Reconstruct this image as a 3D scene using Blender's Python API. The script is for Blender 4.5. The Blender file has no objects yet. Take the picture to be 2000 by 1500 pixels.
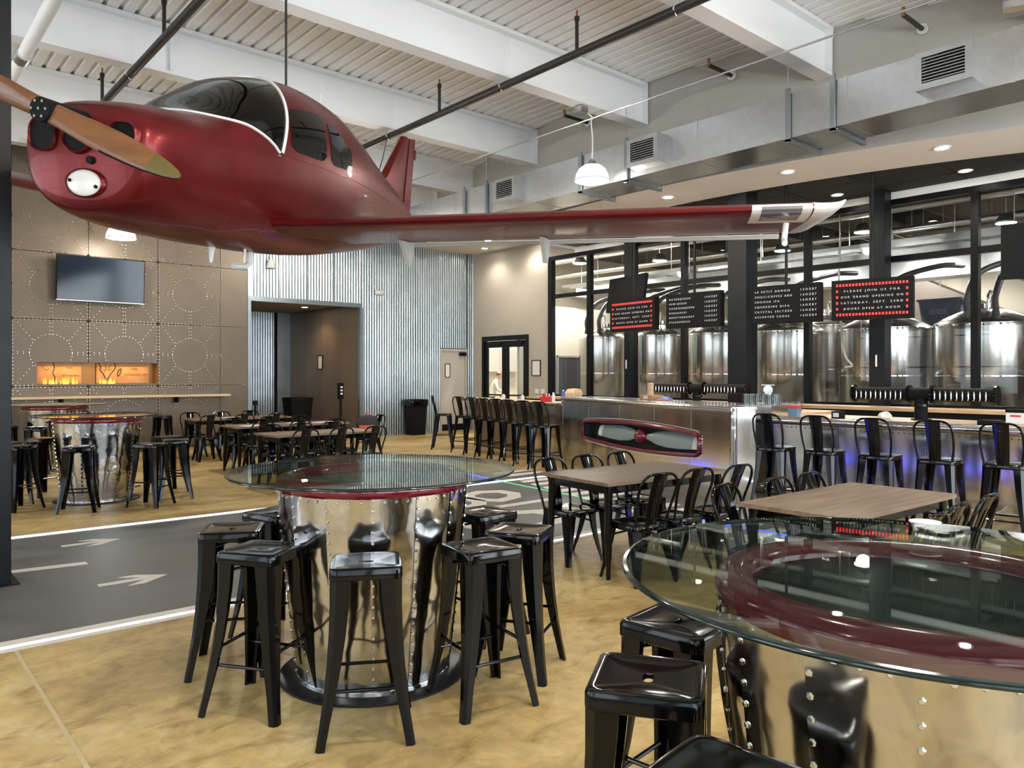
import bpy, bmesh, math, random
from math import sin, cos, pi, radians, sqrt, atan2
from mathutils import Vector, Matrix
random.seed(7)
SC = bpy.context.scene
COL = SC.collection

# ------------------------------------------------------------------ camera
cam = bpy.data.cameras.new('camera')
cam.sensor_width = 36.0
cam.lens = 26.82
cam.shift_y = -0.009
cam.clip_start = 0.05
cam_ob = bpy.data.objects.new('camera', cam)
cam_ob.location = (0, 0, 1.6)
cam_ob.rotation_euler = (radians(90), 0, radians(48.95 - 90))
COL.objects.link(cam_ob)
SC.camera = cam_ob

# ------------------------------------------------------------------ world, exposure, daylight
W = bpy.data.worlds.new('world')
SC.world = W
W.use_nodes = True
W.node_tree.nodes['Background'].inputs[0].default_value = (0.80, 0.90, 1.0, 1)
W.node_tree.nodes['Background'].inputs[1].default_value = 1.0
SC.view_settings.view_transform = 'Standard'
SC.view_settings.look = 'None'
SC.view_settings.exposure = 0.5
SC.view_settings.gamma = 1.0
SC.view_settings.use_curve_mapping = False

cy = SC.cycles
cy.max_bounces = 8; cy.diffuse_bounces = 4; cy.glossy_bounces = 4; cy.transmission_bounces = 4; cy.transparent_max_bounces = 12
cy.caustics_reflective = False; cy.caustics_refractive = False

def area(name, loc, rot, sx, sy, power, color=(1, 1, 1), spread=180):
    l = bpy.data.lights.new(name, 'AREA')
    l.shape = 'RECTANGLE'; l.size = sx; l.size_y = sy
    l.energy = power; l.color = color; l.spread = radians(spread)
    o = bpy.data.objects.new(name, l); o.location = loc; o.rotation_euler = rot
    COL.objects.link(o); return o

def spot(name, loc, power, color=(1, .93, .82), size=110, blend=.6, rot=(0, 0, 0), r=.06):
    l = bpy.data.lights.new(name, 'SPOT')
    l.energy = power; l.color = color; l.spot_size = radians(size); l.spot_blend = blend; l.shadow_soft_size = r
    o = bpy.data.objects.new(name, l); o.location = loc; o.rotation_euler = rot
    COL.objects.link(o); return o

DAY = (0.86, 0.94, 1.0)
# daylight through the glazed wall behind the camera and through the side glazing
for x, pw in ((-4.94, 50), (-0.82, 140), (3.30, 260), (7.42, 290), (11.54, 260)):
    area('daylight', (x, -5.25, 2.5), (radians(90), 0, 0), 3.5, 3.8, pw, DAY)
for i, y in enumerate((0.0, 5.0, 10.0, 15.0)):
    area('daylight_side', (-7.25, y, 2.6), (radians(90), 0, radians(-90)), 3.6, 3.6, 100, DAY)

# ------------------------------------------------------------------ mesh helpers
def catmull(pts, k=6, closed=False):
    P = [Vector(p) for p in pts]; out = []
    n = len(P)
    rng = range(n) if closed else range(n - 1)
    for i in rng:
        p0 = P[(i - 1) % n] if (closed or i > 0) else P[0] * 2 - P[1]
        p1 = P[i]; p2 = P[(i + 1) % n]
        p3 = P[(i + 2) % n] if (closed or i + 2 < n) else P[-1] * 2 - P[-2]
        for j in range(k):
            t = j / k
            out.append(.5 * ((2 * p1) + (p2 - p0) * t + (2 * p0 - 5 * p1 + 4 * p2 - p3) * t * t + (3 * p1 - p0 - 3 * p2 + p3) * t ** 3))
    if not closed: out.append(P[-1])
    return out

class MB:
    def __init__(s):
        s.v = []; s.f = []; s.m = []
    def add(s, V, Fc, mi=0):
        b = len(s.v); s.v += [tuple(p) for p in V]
        for f in Fc:
            s.f.append([b + i for i in f]); s.m.append(mi)
        return s
    def box(s, c, d, mi=0, rz=0, R=None):
        x, y, z = [k / 2 for k in d]
        V = [Vector((sx * x, sy * y, sz * z)) for sz in (-1, 1) for sy in (-1, 1) for sx in (-1, 1)]
        M = R if R is not None else Matrix.Rotation(rz, 3, 'Z')
        V = [M @ p + Vector(c) for p in V]
        return s.add(V, [(0, 2, 3, 1), (4, 5, 7, 6), (0, 1, 5, 4), (2, 6, 7, 3), (0, 4, 6, 2), (1, 3, 7, 5)], mi)
    def bx(s, x0, x1, y0, y1, z0, z1, mi=0):
        return s.box(((x0 + x1) / 2, (y0 + y1) / 2, (z0 + z1) / 2), (x1 - x0, y1 - y0, z1 - z0), mi)
    def loft(s, rings, closed=True, cap0=True, cap1=True, mi=0, ringclosed=False):
        n = len(rings[0]); V = [p for r in rings for p in r]; Fc = []
        k = n if closed else n - 1
        nr = len(rings)
        for i in range(nr if ringclosed else nr - 1):
            i2 = (i + 1) % nr
            for j in range(k):
                j2 = (j + 1) % n
                Fc.append((i * n + j, i * n + j2, i2 * n + j2, i2 * n + j))
        if cap0 and closed and not ringclosed: Fc.append(tuple(range(n - 1, -1, -1)))
        if cap1 and closed and not ringclosed: Fc.append(tuple((nr - 1) * n + j for j in range(n)))
        return s.add(V, Fc, mi)
    def tube(s, pts, r, n=8, closed=False, mi=0):
        P = [Vector(p) for p in pts]; rings = []
        m = len(P); up = Vector((0.0, 0.0, 1.0))
        for i, p in enumerate(P):
            a = P[(i - 1) % m] if (closed or i > 0) else P[i]
            b = P[(i + 1) % m] if (closed or i < m - 1) else P[i]
            t = (b - a).normalized()
            e = up - t * up.dot(t)
            if e.length < .05: e = Vector((1, 0, 0)) - t * t.x
            if e.length < .05: e = Vector((0, 1, 0)) - t * t.y
            e.normalize(); up = e.copy(); g = t.cross(e)
            rr = r[i] if isinstance(r, (list, tuple)) else r
            rings.append([p + (e * cos(2 * pi * k / n) + g * sin(2 * pi * k / n)) * rr for k in range(n)])
        return s.loft(rings, mi=mi, ringclosed=closed)
    def cyl(s, a, b, r, n=16, mi=0, r2=None):
        a = Vector(a); b = Vector(b)
        return s.tube([a, b], [r, r if r2 is None else r2], n, mi=mi)
    def lathe(s, prof, n=32, c=(0, 0, 0), mi=0, a0=0.0, a1=2 * pi, capends=True):
        full = abs(a1 - a0 - 2 * pi) < 1e-6
        m = n if full else n + 1; V = []; Fc = []
        for (r, z) in prof:
            for k in range(m):
                a = a0 + (a1 - a0) * k / n
                V.append((c[0] + r * cos(a), c[1] + r * sin(a), c[2] + z))
        for i in range(len(prof) - 1):
            for k in range(n):
                k2 = (k + 1) % m
                Fc.append((i * m + k, i * m + k2, (i + 1) * m + k2, (i + 1) * m + k))
        if full and capends:
            if prof[0][0] > 1e-5: Fc.append(tuple(range(m - 1, -1, -1)))
            if prof[-1][0] > 1e-5: Fc.append(tuple((len(prof) - 1) * m + k for k in range(m)))
        return s.add(V, Fc, mi)
    def prism(s, poly, z0, z1, mi=0):
        n = len(poly)
        V = [(p[0], p[1], z0) for p in poly] + [(p[0], p[1], z1) for p in poly]
        Fc = [tuple(range(n - 1, -1, -1)), tuple(range(n, 2 * n))] + [(i, (i + 1) % n, n + (i + 1) % n, n + i) for i in range(n)]
        return s.add(V, Fc, mi)
    def rivet(s, p, nrm, r, hgt=.55):
        nrm = Vector(nrm).normalized(); p = Vector(p)
        t = nrm.orthogonal().normalized(); b = nrm.cross(t)
        V = [p + (t * cos(k * pi / 3) + b * sin(k * pi / 3)) * r for k in range(6)]
        V += [p + (t * cos(k * pi / 3) + b * sin(k * pi / 3)) * r * .6 + nrm * r * hgt for k in range(6)]
        Fc = [(k, (k + 1) % 6, 6 + (k + 1) % 6, 6 + k) for k in range(6)] + [tuple(range(6, 12))]
        return s.add(V, Fc)
    def xf(s, M):
        s.v = [tuple(M @ Vector(p)) for p in s.v]; return s
    def mesh(s, name, mats, smooth=None):
        me = bpy.data.meshes.new(name)
        me.from_pydata(s.v, [], s.f)
        if not isinstance(mats, (list, tuple)): mats = [mats]
        for m in mats: me.materials.append(m)
        if len(mats) > 1: me.polygons.foreach_set('material_index', s.m)
        bm = bmesh.new(); bm.from_mesh(me)
        bmesh.ops.recalc_face_normals(bm, faces=bm.faces)
        bm.to_mesh(me); bm.free()
        if smooth:
            me.polygons.foreach_set('use_smooth', [True] * len(me.polygons))
            me.set_sharp_from_angle(angle=radians(smooth))
        me.update()
        return me
    def build(s, name, mats, parent=None, smooth=None, label=None, kind=None, loc=None):
        return place(s.mesh(name, mats, smooth), name, parent, label, kind, loc)

def place(me, name, parent=None, label=None, kind=None, loc=None):
    o = bpy.data.objects.new(name, me); COL.objects.link(o)
    if parent: o.parent = parent
    if label: o['label'] = label
    if kind: o['kind'] = kind
    if loc: o.location = loc
    return o

def tag(o, label, cat, group=None):
    o['label'] = label; o['category'] = cat
    if group: o['group'] = group
    return o

def thing(name, label, cat, loc=(0, 0, 0), rz=0.0, group=None):
    o = bpy.data.objects.new(name, None); COL.objects.link(o)
    o.empty_display_size = .1
    o.location = loc; o.rotation_euler = (0, 0, rz)
    return tag(o, label, cat, group)

def struct(o):
    o['kind'] = 'structure'; return o

def dup(root, loc, rz, label, group=None):
    r = root.copy(); COL.objects.link(r); r.location = loc; r.rotation_euler = (0, 0, rz); r['label'] = label
    if group: r['group'] = group
    for ch in list(root.children):
        c = ch.copy(); COL.objects.link(c); c.parent = r
        for g in ch.children:
            d = g.copy(); COL.objects.link(d); d.parent = c
    return r

def rrect(hx, hy, r, z, n=4):
    out = []
    for cx, cy, a0 in ((hx - r, hy - r, 0), (-(hx - r), hy - r, pi / 2), (-(hx - r), -(hy - r), pi), (hx - r, -(hy - r), 3 * pi / 2)):
        for k in range(n + 1):
            a = a0 + pi / 2 * k / n
            out.append((cx + r * cos(a), cy + r * sin(a), z))
    return out

def text_mesh(name, s, size, mat, parent, loc, rot, ext=.001, align='LEFT', font_space=1.0, w=None):
    cu = bpy.data.curves.new(name, 'FONT'); cu.body = s; cu.size = size; cu.extrude = ext
    cu.align_x = align; cu.space_character = font_space; cu.resolution_u = 2
    ob = bpy.data.objects.new(name, cu); COL.objects.link(ob)
    bpy.context.view_layer.update()
    me = bpy.data.meshes.new_from_object(ob.evaluated_get(bpy.context.evaluated_depsgraph_get()))
    bpy.data.objects.remove(ob); bpy.data.curves.remove(cu)
    me.materials.clear(); me.materials.append(mat)
    o = bpy.data.objects.new(name, me); COL.objects.link(o)
    o.parent = parent; o.location = loc; o.rotation_euler = rot
    o['kind'] = 'stuff'
    if w:
        xs = [v.co.x for v in me.vertices]
        if xs:
            k = w / max(1e-4, max(xs) - min(xs)); o.scale = (k, 1, 1)
    return o

# ------------------------------------------------------------------ materials
def mat(name, color, rough=.5, metal=0.0, var=0.0, vscale=3.0, bump=0.0, bscale=8.0, emit=None, estr=0.0, coat=0.0,
        stretch=None, rvar=0.0, color2=None, spec=.5, detail=4.0):
    m = bpy.data.materials.new(name); m.use_nodes = True
    nt = m.node_tree; b = nt.nodes['Principled BSDF']
    b.inputs['Base Color'].default_value = (*color, 1)
    b.inputs['Roughness'].default_value = rough
    b.inputs['Metallic'].default_value = metal
    b.inputs['Specular IOR Level'].default_value = spec
    b.inputs['Coat Weight'].default_value = coat
    b.inputs['Coat Roughness'].default_value = .05
    if emit:
        b.inputs['Emission Color'].default_value = (*emit, 1); b.inputs['Emission Strength'].default_value = estr
    if var or bump or color2 or rvar:
        tc = nt.nodes.new('ShaderNodeTexCoord'); mp = nt.nodes.new('ShaderNodeMapping')
        nt.links.new(tc.outputs['Object'], mp.inputs['Vector'])
        if stretch: mp.inputs['Scale'].default_value = stretch
        if var or color2 or rvar:
            nz = nt.nodes.new('ShaderNodeTexNoise'); nz.inputs['Scale'].default_value = vscale; nz.inputs['Detail'].default_value = detail
            nt.links.new(mp.outputs[0], nz.inputs['Vector'])
            rp = nt.nodes.new('ShaderNodeValToRGB')
            rp.color_ramp.elements[0].position = .3; rp.color_ramp.elements[1].position = .7
            c2 = color2 if color2 else tuple(min(1, c * (1 + var)) for c in color)
            c1 = color if color2 else tuple(c * (1 - var) for c in color)
            rp.color_ramp.elements[0].color = (*c1, 1); rp.color_ramp.elements[1].color = (*c2, 1)
            nt.links.new(nz.outputs[0], rp.inputs[0])
            if var or color2: nt.links.new(rp.outputs[0], b.inputs['Base Color'])
            if rvar:
                mr = nt.nodes.new('ShaderNodeMapRange'); mr.inputs[3].default_value = max(.02, rough - rvar); mr.inputs[4].default_value = rough + rvar
                nt.links.new(nz.outputs[0], mr.inputs[0]); nt.links.new(mr.outputs[0], b.inputs['Roughness'])
        if bump:
            n2 = nt.nodes.new('ShaderNodeTexNoise'); n2.inputs['Scale'].default_value = bscale; n2.inputs['Detail'].default_value = 2
            nt.links.new(mp.outputs[0], n2.inputs['Vector'])
            bp = nt.nodes.new('ShaderNodeBump'); bp.inputs['Strength'].default_value = bump; bp.inputs['Distance'].default_value = .05
            nt.links.new(n2.outputs[0], bp.inputs['Height']); nt.links.new(bp.outputs[0], b.inputs['Normal'])
    return m

def glass_mat(name, tint, ior=1.5, rough=0.0, refl=1.0):
    m = bpy.data.materials.new(name); m.use_nodes = True; nt = m.node_tree
    nt.nodes.clear()
    out = nt.nodes.new('ShaderNodeOutputMaterial'); mx = nt.nodes.new('ShaderNodeMixShader')
    tr = nt.nodes.new('ShaderNodeBsdfTransparent'); tr.inputs[0].default_value = (*tint, 1)
    gl = nt.nodes.new('ShaderNodeBsdfGlossy'); gl.inputs['Roughness'].default_value = rough; gl.inputs[0].default_value = (refl, refl, refl, 1)
    fr = nt.nodes.new('ShaderNodeFresnel'); fr.inputs[0].default_value = ior
    ge = nt.nodes.new('ShaderNodeNewGeometry')
    ml = nt.nodes.new('ShaderNodeMath'); ml.operation = 'SUBTRACT'; ml.inputs[0].default_value = 1.0
    m2 = nt.nodes.new('ShaderNodeMath'); m2.operation = 'MULTIPLY'
    nt.links.new(ge.outputs['Backfacing'], ml.inputs[1]); nt.links.new(ml.outputs[0], m2.inputs[0]); nt.links.new(fr.outputs[0], m2.inputs[1])
    nt.links.new(m2.outputs[0], mx.inputs[0]); nt.links.new(tr.outputs[0], mx.inputs[1]); nt.links.new(gl.outputs[0], mx.inputs[2])
    nt.links.new(mx.outputs[0], out.inputs[0])
    return m

M = {}
M['black'] = mat('gloss_black_steel', (.0025, .0025, .003), .09, 0, rvar=.03, vscale=9, spec=.30)
M['blackmat'] = mat('matt_black', (.003, .003, .0035), .65, spec=.18)
M['frame'] = mat('black_window_frame', (.0025, .003, .0035), .42, spec=.22)
M['colblk'] = mat('painted_black_column', (.003, .004, .006), .42, rvar=.08, vscale=6, spec=.25)
M['alu'] = mat('polished_aluminium_sheet', (.62, .62, .62), .12, 1, bump=.22, bscale=4.5, rvar=.08, vscale=5)
M['aluB'] = mat('brushed_aluminium_sheet', (.76, .75, .73), .17, 1, bump=.05, bscale=1.6, stretch=(1.6, 1.6, .35), rvar=.09, vscale=3)
M['rivet'] = mat('rivet_aluminium', (.78, .78, .78), .2, 1)
M['steel'] = mat('stainless_tank', (.66, .64, .60), .19, 1, rvar=.05, vscale=3, stretch=(5, 5, .2))
M['galv'] = mat('galvanised_duct', (.60, .62, .64), .30, 1, var=.05, vscale=9, bump=.05, bscale=3)
M['corr'] = mat('corrugated_steel', (.36, .41, .44), .30, .9, var=.10, vscale=3)
M['red'] = mat('metallic_red_paint', (.145, .008, .010), .36, .62, var=.14, vscale=2.2, coat=.12, bump=.05, bscale=4)
M['redring'] = mat('deep_red_gloss_ring', (.16, .008, .022), .16, .15, coat=.5)
M['white'] = mat('white_paint', (.72, .72, .70), .45)
M['whitepl'] = mat('white_wing_tip', (.74, .74, .72), .3, coat=.3, var=.04)
M['wood'] = mat('walnut_laminate', (.125, .083, .053), .42, 0, color2=(.25, .175, .118), vscale=2.2, stretch=(1.0, 11, 11), detail=8, bump=.03, bscale=12)
M['woodlite'] = mat('pine_ledge', (.62, .44, .25), .45, color2=(.74, .56, .34), vscale=2, stretch=(.6, 10, 10))
M['butcher'] = mat('butcher_block', (.45, .30, .17), .4, color2=(.60, .43, .27), vscale=4, stretch=(8, .8, 8))
M['propwood'] = mat('varnished_propeller_wood', (.13, .048, .012), .42, color2=(.19, .075, .022), vscale=3, stretch=(6, 1, 6), coat=.2)
M['olive'] = mat('olive_blade_tip', (.10, .07, .012), .5)
M['beige'] = mat('painted_beige_wall', (.43, .395, .335), .75, var=.03, vscale=2)
M['greywall'] = mat('painted_grey_upper_wall', (.40, .385, .355), .8, var=.03, vscale=2)
M['soffit'] = mat('painted_soffit', (.88, .86, .84), .65, var=.02)
M['ceilwhite'] = mat('white_painted_deck', (.80, .79, .78), .7)
M['beam'] = mat('white_painted_beam', (.80, .81, .82), .55)
M['riv_wall'] = mat('bronze_grey_sheet', (.155, .12, .087), .42, .4, var=.10, vscale=1.6, rvar=.05)
M['brown'] = mat('bronze_wall', (.20, .14, .09), .45, .35, var=.12, vscale=1.2)
M['blackceil'] = mat('black_ceiling_tile', (.016, .015, .015), .8)
M['tilegrid'] = mat('black_ceiling_grid', (.07, .065, .06), .5)
M['pipe'] = mat('black_sprinkler_pipe', (.03, .028, .026), .45, .3)
M['brass'] = mat('brass_sprinkler', (.45, .2, .12), .35, .8)
M['rubber'] = mat('rubber', (.015, .015, .015), .8)
M['asphalt'] = mat('painted_grey_runway', (.085, .083, .082), .45, color2=(.13, .128, .125), vscale=1.6, stretch=(.5, 2, 1), rvar=.1)
M['linewhite'] = mat('cream_runway_paint', (.66, .62, .55), .55, var=.06, vscale=8)
M['led_w'] = mat('white_led_line', (.8, .85, .9), .5, emit=(.85, .93, 1), estr=1.3)
M['led_g'] = mat('green_led_line', (.05, .5, .2), .5, emit=(.08, .62, .28), estr=.75)
M['led_b'] = mat('blue_led_line', (.05, .1, .6), .5, emit=(.008, .03, 1), estr=11)
M['downlight'] = mat('downlight_lens', (1, 1, 1), .5, emit=(1, .93, .82), estr=14)
M['lampshade'] = mat('lit_opal_dome', (.9, .9, .86), .4, emit=(1, .96, .86), estr=3.2)
M['screen'] = mat('tv_screen', (.006, .012, .022), .1, 0, bump=.03, bscale=1.2, spec=.35)
M['letters'] = mat('board_letters', (.5, .5, .5), .5, emit=(.9, .9, .9), estr=.16)
M['ledred'] = mat('red_led_tile', (.6, .02, .02), .5, emit=(1, .05, .04), estr=.85)
M['glass'] = glass_mat('clear_glass', (.93, .96, .95), 1.5)
M['tabletop'] = glass_mat('table_glass', (.84, .90, .875), 1.55)
M['tankglass'] = glass_mat('window_glass', (.95, .96, .96), 1.45, refl=.8)
M['rim'] = mat('dark_green_glass_edge', (.006, .016, .014), .1, 0, coat=.1)
M['wind'] = glass_mat('tinted_windshield', (.16, .20, .19), 1.5)
M['cup'] = glass_mat('tumbler_glass', (.97, .98, .98), 1.5)
M['cardboard'] = mat('cardboard', (.42, .22, .11), .7, var=.1)
M['paper'] = mat('white_paper', (.75, .74, .72), .7)
M['blueplastic'] = mat('blue_plastic', (.05, .12, .45), .4)
M['redplastic'] = mat('red_plastic', (.55, .03, .04), .4)
M['orange'] = mat('orange_fabric', (.5, .09, .03), .7)
M['chrome'] = mat('chrome', (.85, .85, .85), .08, 1)
M['propgrey'] = mat('sage_grey_propeller', (.30, .37, .35), .3, .2, coat=.3)
M['niche'] = mat('dark_niche_lining', (.02, .024, .027), .5)
M['doorgrey'] = mat('grey_beige_door', (.46, .43, .39), .5)
M['amber'] = mat('amber_backlit_lining', (.30, .13, .015), .35, .3)
M['mapp'] = mat('amber_map_print', (.42, .20, .06), .5, color2=(.62, .34, .13), vscale=3.5, emit=(.55, .25, .05), estr=.06)
M['ink'] = mat('map_ink', (.06, .03, .012), .7)
M['flame'] = mat('flame', (.9, .4, .05), .5, emit=(1, .45, .06), estr=1.0)
M['skin'] = mat('skin', (.52, .30, .21), .55)
M['hair'] = mat('dark_hair', (.03, .022, .018), .7)
M['shirt'] = mat('pale_shirt', (.55, .57, .58), .8)
M['kitchwall'] = mat('cream_kitchen_wall', (.70, .65, .54), .7)
M['darkceil'] = mat('brew_room_ceiling', (.09, .08, .07), .8)
M['darkbeam'] = mat('dark_steel_beam', (.05, .05, .052), .6)
M['tub'] = mat('slate_blue_tub', (.10, .12, .17), .5)
M['hose'] = mat('dark_hose', (.05, .05, .055), .5)
# ------------------------------------------------------------------ floor
def floor_mat():
    m = bpy.data.materials.new('stained_concrete'); m.use_nodes = True; nt = m.node_tree; b = nt.nodes['Principled BSDF']
    tc = nt.nodes.new('ShaderNodeTexCoord')
    def noise(scale, detail, dist=0.0, sx=1, sy=1, rot=0):
        mp = nt.nodes.new('ShaderNodeMapping'); mp.inputs['Scale'].default_value = (sx, sy, 1); mp.inputs['Rotation'].default_value = (0, 0, rot)
        nt.links.new(tc.outputs['Object'], mp.inputs[0])
        n = nt.nodes.new('ShaderNodeTexNoise'); n.inputs['Scale'].default_value = scale; n.inputs['Detail'].default_value = detail
        n.inputs['Distortion'].default_value = dist; n.inputs['Roughness'].default_value = .62
        nt.links.new(mp.outputs[0], n.inputs['Vector']); return n
    def ramp(src, stops):
        r = nt.nodes.new('ShaderNodeValToRGB'); e = r.color_ramp.elements
        while len(e) < len(stops): e.new(.5)
        for i, (p, c) in enumerate(stops): e[i].position = p; e[i].color = (*c, 1)
        nt.links.new(src.outputs[0], r.inputs[0]); return r
    def mixc(a, bb, fac, mode='MIX'):
        x = nt.nodes.new('ShaderNodeMix'); x.data_type = 'RGBA'; x.blend_type = mode
        if hasattr(fac, 'outputs'): nt.links.new(fac.outputs[0], x.inputs[0])
        else: x.inputs[0].default_value = fac
        nt.links.new(a.outputs[2] if a.bl_idname == 'ShaderNodeMix' else a.outputs[0], x.inputs[6])
        nt.links.new(bb.outputs[2] if bb.bl_idname == 'ShaderNodeMix' else bb.outputs[0], x.inputs[7]); return x
    n1 = noise(.8, 6, .8, .7, 1.2, .5); n2 = noise(4.6, 10, 1.0, .7, 1.3, .6); n3 = noise(1.5, 5, .6); n4 = noise(11, 8, .5)
    base = ramp(n1, [(.30, (.25, .165, .058)), (.43, (.42, .295, .12)), (.55, (.55, .40, .17)), (.70, (.64, .51, .275))])
    vein = ramp(n2, [(.33, (.58, .52, .42)), (.46, (.96, .96, .96)), (.60, (1.0, 1.0, 1.0)), (.74, (1.12, 1.04, .9))])
    c1 = mixc(base, vein, .85, 'MULTIPLY')
    ochre = ramp(n3, [(.55, (0, 0, 0)), (.72, (.6, .6, .6))])
    oc = nt.nodes.new('ShaderNodeRGB'); oc.outputs[0].default_value = (.46, .29, .085, 1)
    x = nt.nodes.new('ShaderNodeMix'); x.data_type = 'RGBA'
    nt.links.new(ochre.outputs[0], x.inputs[0]); nt.links.new(c1.outputs[2], x.inputs[6]); nt.links.new(oc.outputs[0], x.inputs[7])
    fine = ramp(n4, [(.32, (.74, .72, .68)), (.68, (1.14, 1.13, 1.10))])
    c2 = mixc(x, fine, .8, 'MULTIPLY')
    nt.links.new(c2.outputs[2], b.inputs['Base Color'])
    mr = nt.nodes.new('ShaderNodeMapRange'); mr.inputs[3].default_value = .34; mr.inputs[4].default_value = .6
    nt.links.new(n2.outputs[0], mr.inputs[0]); nt.links.new(mr.outputs[0], b.inputs['Roughness'])
    b.inputs['Specular IOR Level'].default_value = .4
    bp = nt.nodes.new('ShaderNodeBump'); bp.inputs['Strength'].default_value = .05; bp.inputs['Distance'].default_value = .01
    nt.links.new(n4.outputs[0], bp.inputs['Height']); nt.links.new(bp.outputs[0], b.inputs['Normal'])
    return m
M['floor'] = floor_mat()
M['joint'] = mat('concrete_joint', (.50, .40, .22), .6)
M['brewfloor'] = mat('brew_floor', (.42, .40, .36), .4)
floor = struct(MB().bx(-7.2, 13.9, -5.4, 21.8, -.2, 0).build('floor', M['floor']))
struct(MB().bx(13.9, 22.2, -5.4, 21.8, -.2, 0).build('floor_brewery', M['brewfloor']))
struct(MB().bx(.725, .745, -5.0, 5.4, 0, .002).build('trim_1', M['joint']))

rw = thing('runway_marking', 'grey painted airport runway strip with white edge lines across the tan floor', 'floor marking', (0, 0, 0))
MB().prism([(-7.0, 5.46), (6.05, 5.35), (6.15, 3.25), (8.1, 3.25), (8.1, 5.1), (8.9, 7.2), (8.85, 8.7), (8.35, 9.75), (7.3, 9.75), (7.0, 8.78), (-7.0, 8.98)], .0005, .003).build('asphalt_field', M['asphalt'], rw)
MB().prism([(-7, 5.29), (6.05, 5.17), (6.05, 5.38), (-7, 5.5)], .001, .005).build('edge_line', M['linewhite'], rw)
MB().prism([(-7, 5.35), (6.05, 5.23), (6.05, 5.27), (-7, 5.39)], .004, .008).build('led_strip', M['led_w'], rw, label='glowing white light line inlaid along the near edge')
MB().prism([(-7, 8.92), (8.6, 8.66), (8.6, 8.76), (-7, 9.02)], .001, .007).build('led_strip', M['led_w'], rw, label='glowing white light line along the far edge')
MB().prism([(7.36, 8.72), (7.06, 5.45), (7.09, 5.44), (7.39, 8.72)], .003, .008).build('led_strip', M['led_g'], rw, label='green light line crossing the runway')
MB().prism([(7.05, 5.4), (6.98, 2.2), (7.02, 2.2), (7.09, 5.4)], .003, .009).build('led_strip', M['led_b'], rw, label='blue light line in front of the bar')
MB().prism([(7.38, 8.8), (7.5, 9.7), (7.54, 9.7), (7.42, 8.8)], .003, .009).build('led_strip', M['led_b'], rw, label='blue light line beyond the far edge')
def arrow(x0, x1, y):
    h = .085
    return MB().prism([(x0, y - .035), (x1 - .17, y - .035), (x1 - .33, y - .15), (x1 - .21, y - .15), (x1, y), (x1 - .21, y + .15), (x1 - .33, y + .15), (x1 - .17, y + .035), (x0, y + .035)], .003, .006)
arrow(1.50, 2.00, 8.1).build('painted_arrow', M['linewhite'], rw)
arrow(1.43, 1.93, 6.41).build('painted_arrow', M['linewhite'], rw)
MB().prism([(1.0, 7.27), (1.53, 7.2), (1.53, 7.3), (1.0, 7.37)], .003, .006).build('centre_dash', M['linewhite'], rw)
MB().prism([(-.9, 7.37), (-.2, 7.32), (-.2, 7.42), (-.9, 7.47)], .003, .006).build('centre_dash', M['linewhite'], rw)
def ring_glyph(outer, hole_list, name):
    # flat stroke loops: each loop a closed polyline widened to a strip
    b = MB()
    for poly, w in outer:
        n = len(poly); c = Vector((sum(p[0] for p in poly) / n, sum(p[1] for p in poly) / n))
        inn = [c + (Vector(p) - c) * w for p in poly]
        V = [(p[0], p[1], .006) for p in poly] + [(p[0], p[1], .006) for p in inn] + [(p[0], p[1], .003) for p in poly] + [(p[0], p[1], .003) for p in inn]
        Fc = []
        for i in range(n):
            j = (i + 1) % n
            Fc += [(i, j, n + j, n + i), (2 * n + i, 2 * n + j, j, i), (3 * n + j, 3 * n + i, n + i, n + j)]
        b.add(V, Fc)
    return b.build(name, M['linewhite'], rw)
ring_glyph([([(6.05, 7.5), (6.2, 7.3), (6.62, 7.42), (6.85, 7.7), (6.82, 8.05), (6.5, 8.22), (6.15, 8.1), (6.0, 7.85)], .55),
            ([(5.25, 7.4), (5.5, 7.15), (5.9, 7.25), (6.1, 7.5), (6.1, 7.85), (5.85, 8.05), (5.45, 8.0), (5.2, 7.75)], .55)], None, 'runway_numeral')
MB().prism([(5.5, 7.0), (6.85, 6.99), (6.95, 7.05), (6.85, 7.13), (5.5, 7.12)], .003, .006).build('runway_numeral', M['linewhite'], rw)
ring_glyph([([(4.9, 5.9), (5.5, 5.8), (5.95, 5.88), (6.25, 6.3), (6.2, 6.58), (5.9, 6.72), (5.3, 6.75), (4.85, 6.45)], .6)], None, 'runway_numeral')
for k in range(19):
    y = 3.45 + k * .335
    if abs(y - 5.28) < .16 or abs(y - 8.75) < .16: continue
    x = 5.34 + .26 * y
    MB().prism([(x, y - .085), (x + .86, y - .095), (x + .93, y + .085), (x + .07, y + .095)], .0035, .006).build('threshold_stripe', M['linewhite'], rw)

# ------------------------------------------------------------------ walls
wb = MB()
wb.bx(-7.2, 7.0, 17.78, 17.98, 0, 6.62); wb.bx(7.0, 10.08, 17.5, 17.7, 3.42, 6.62)
wb.bx(10.08, 12.5, 17.5, 17.7, 0, 6.62); wb.bx(12.5, 13.5, 17.5, 17.7, 2.34, 6.62); wb.bx(13.5, 13.9, 17.5, 17.7, 0, 6.62)
wall_back = struct(wb.build('wall_back', M['greywall']))

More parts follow.
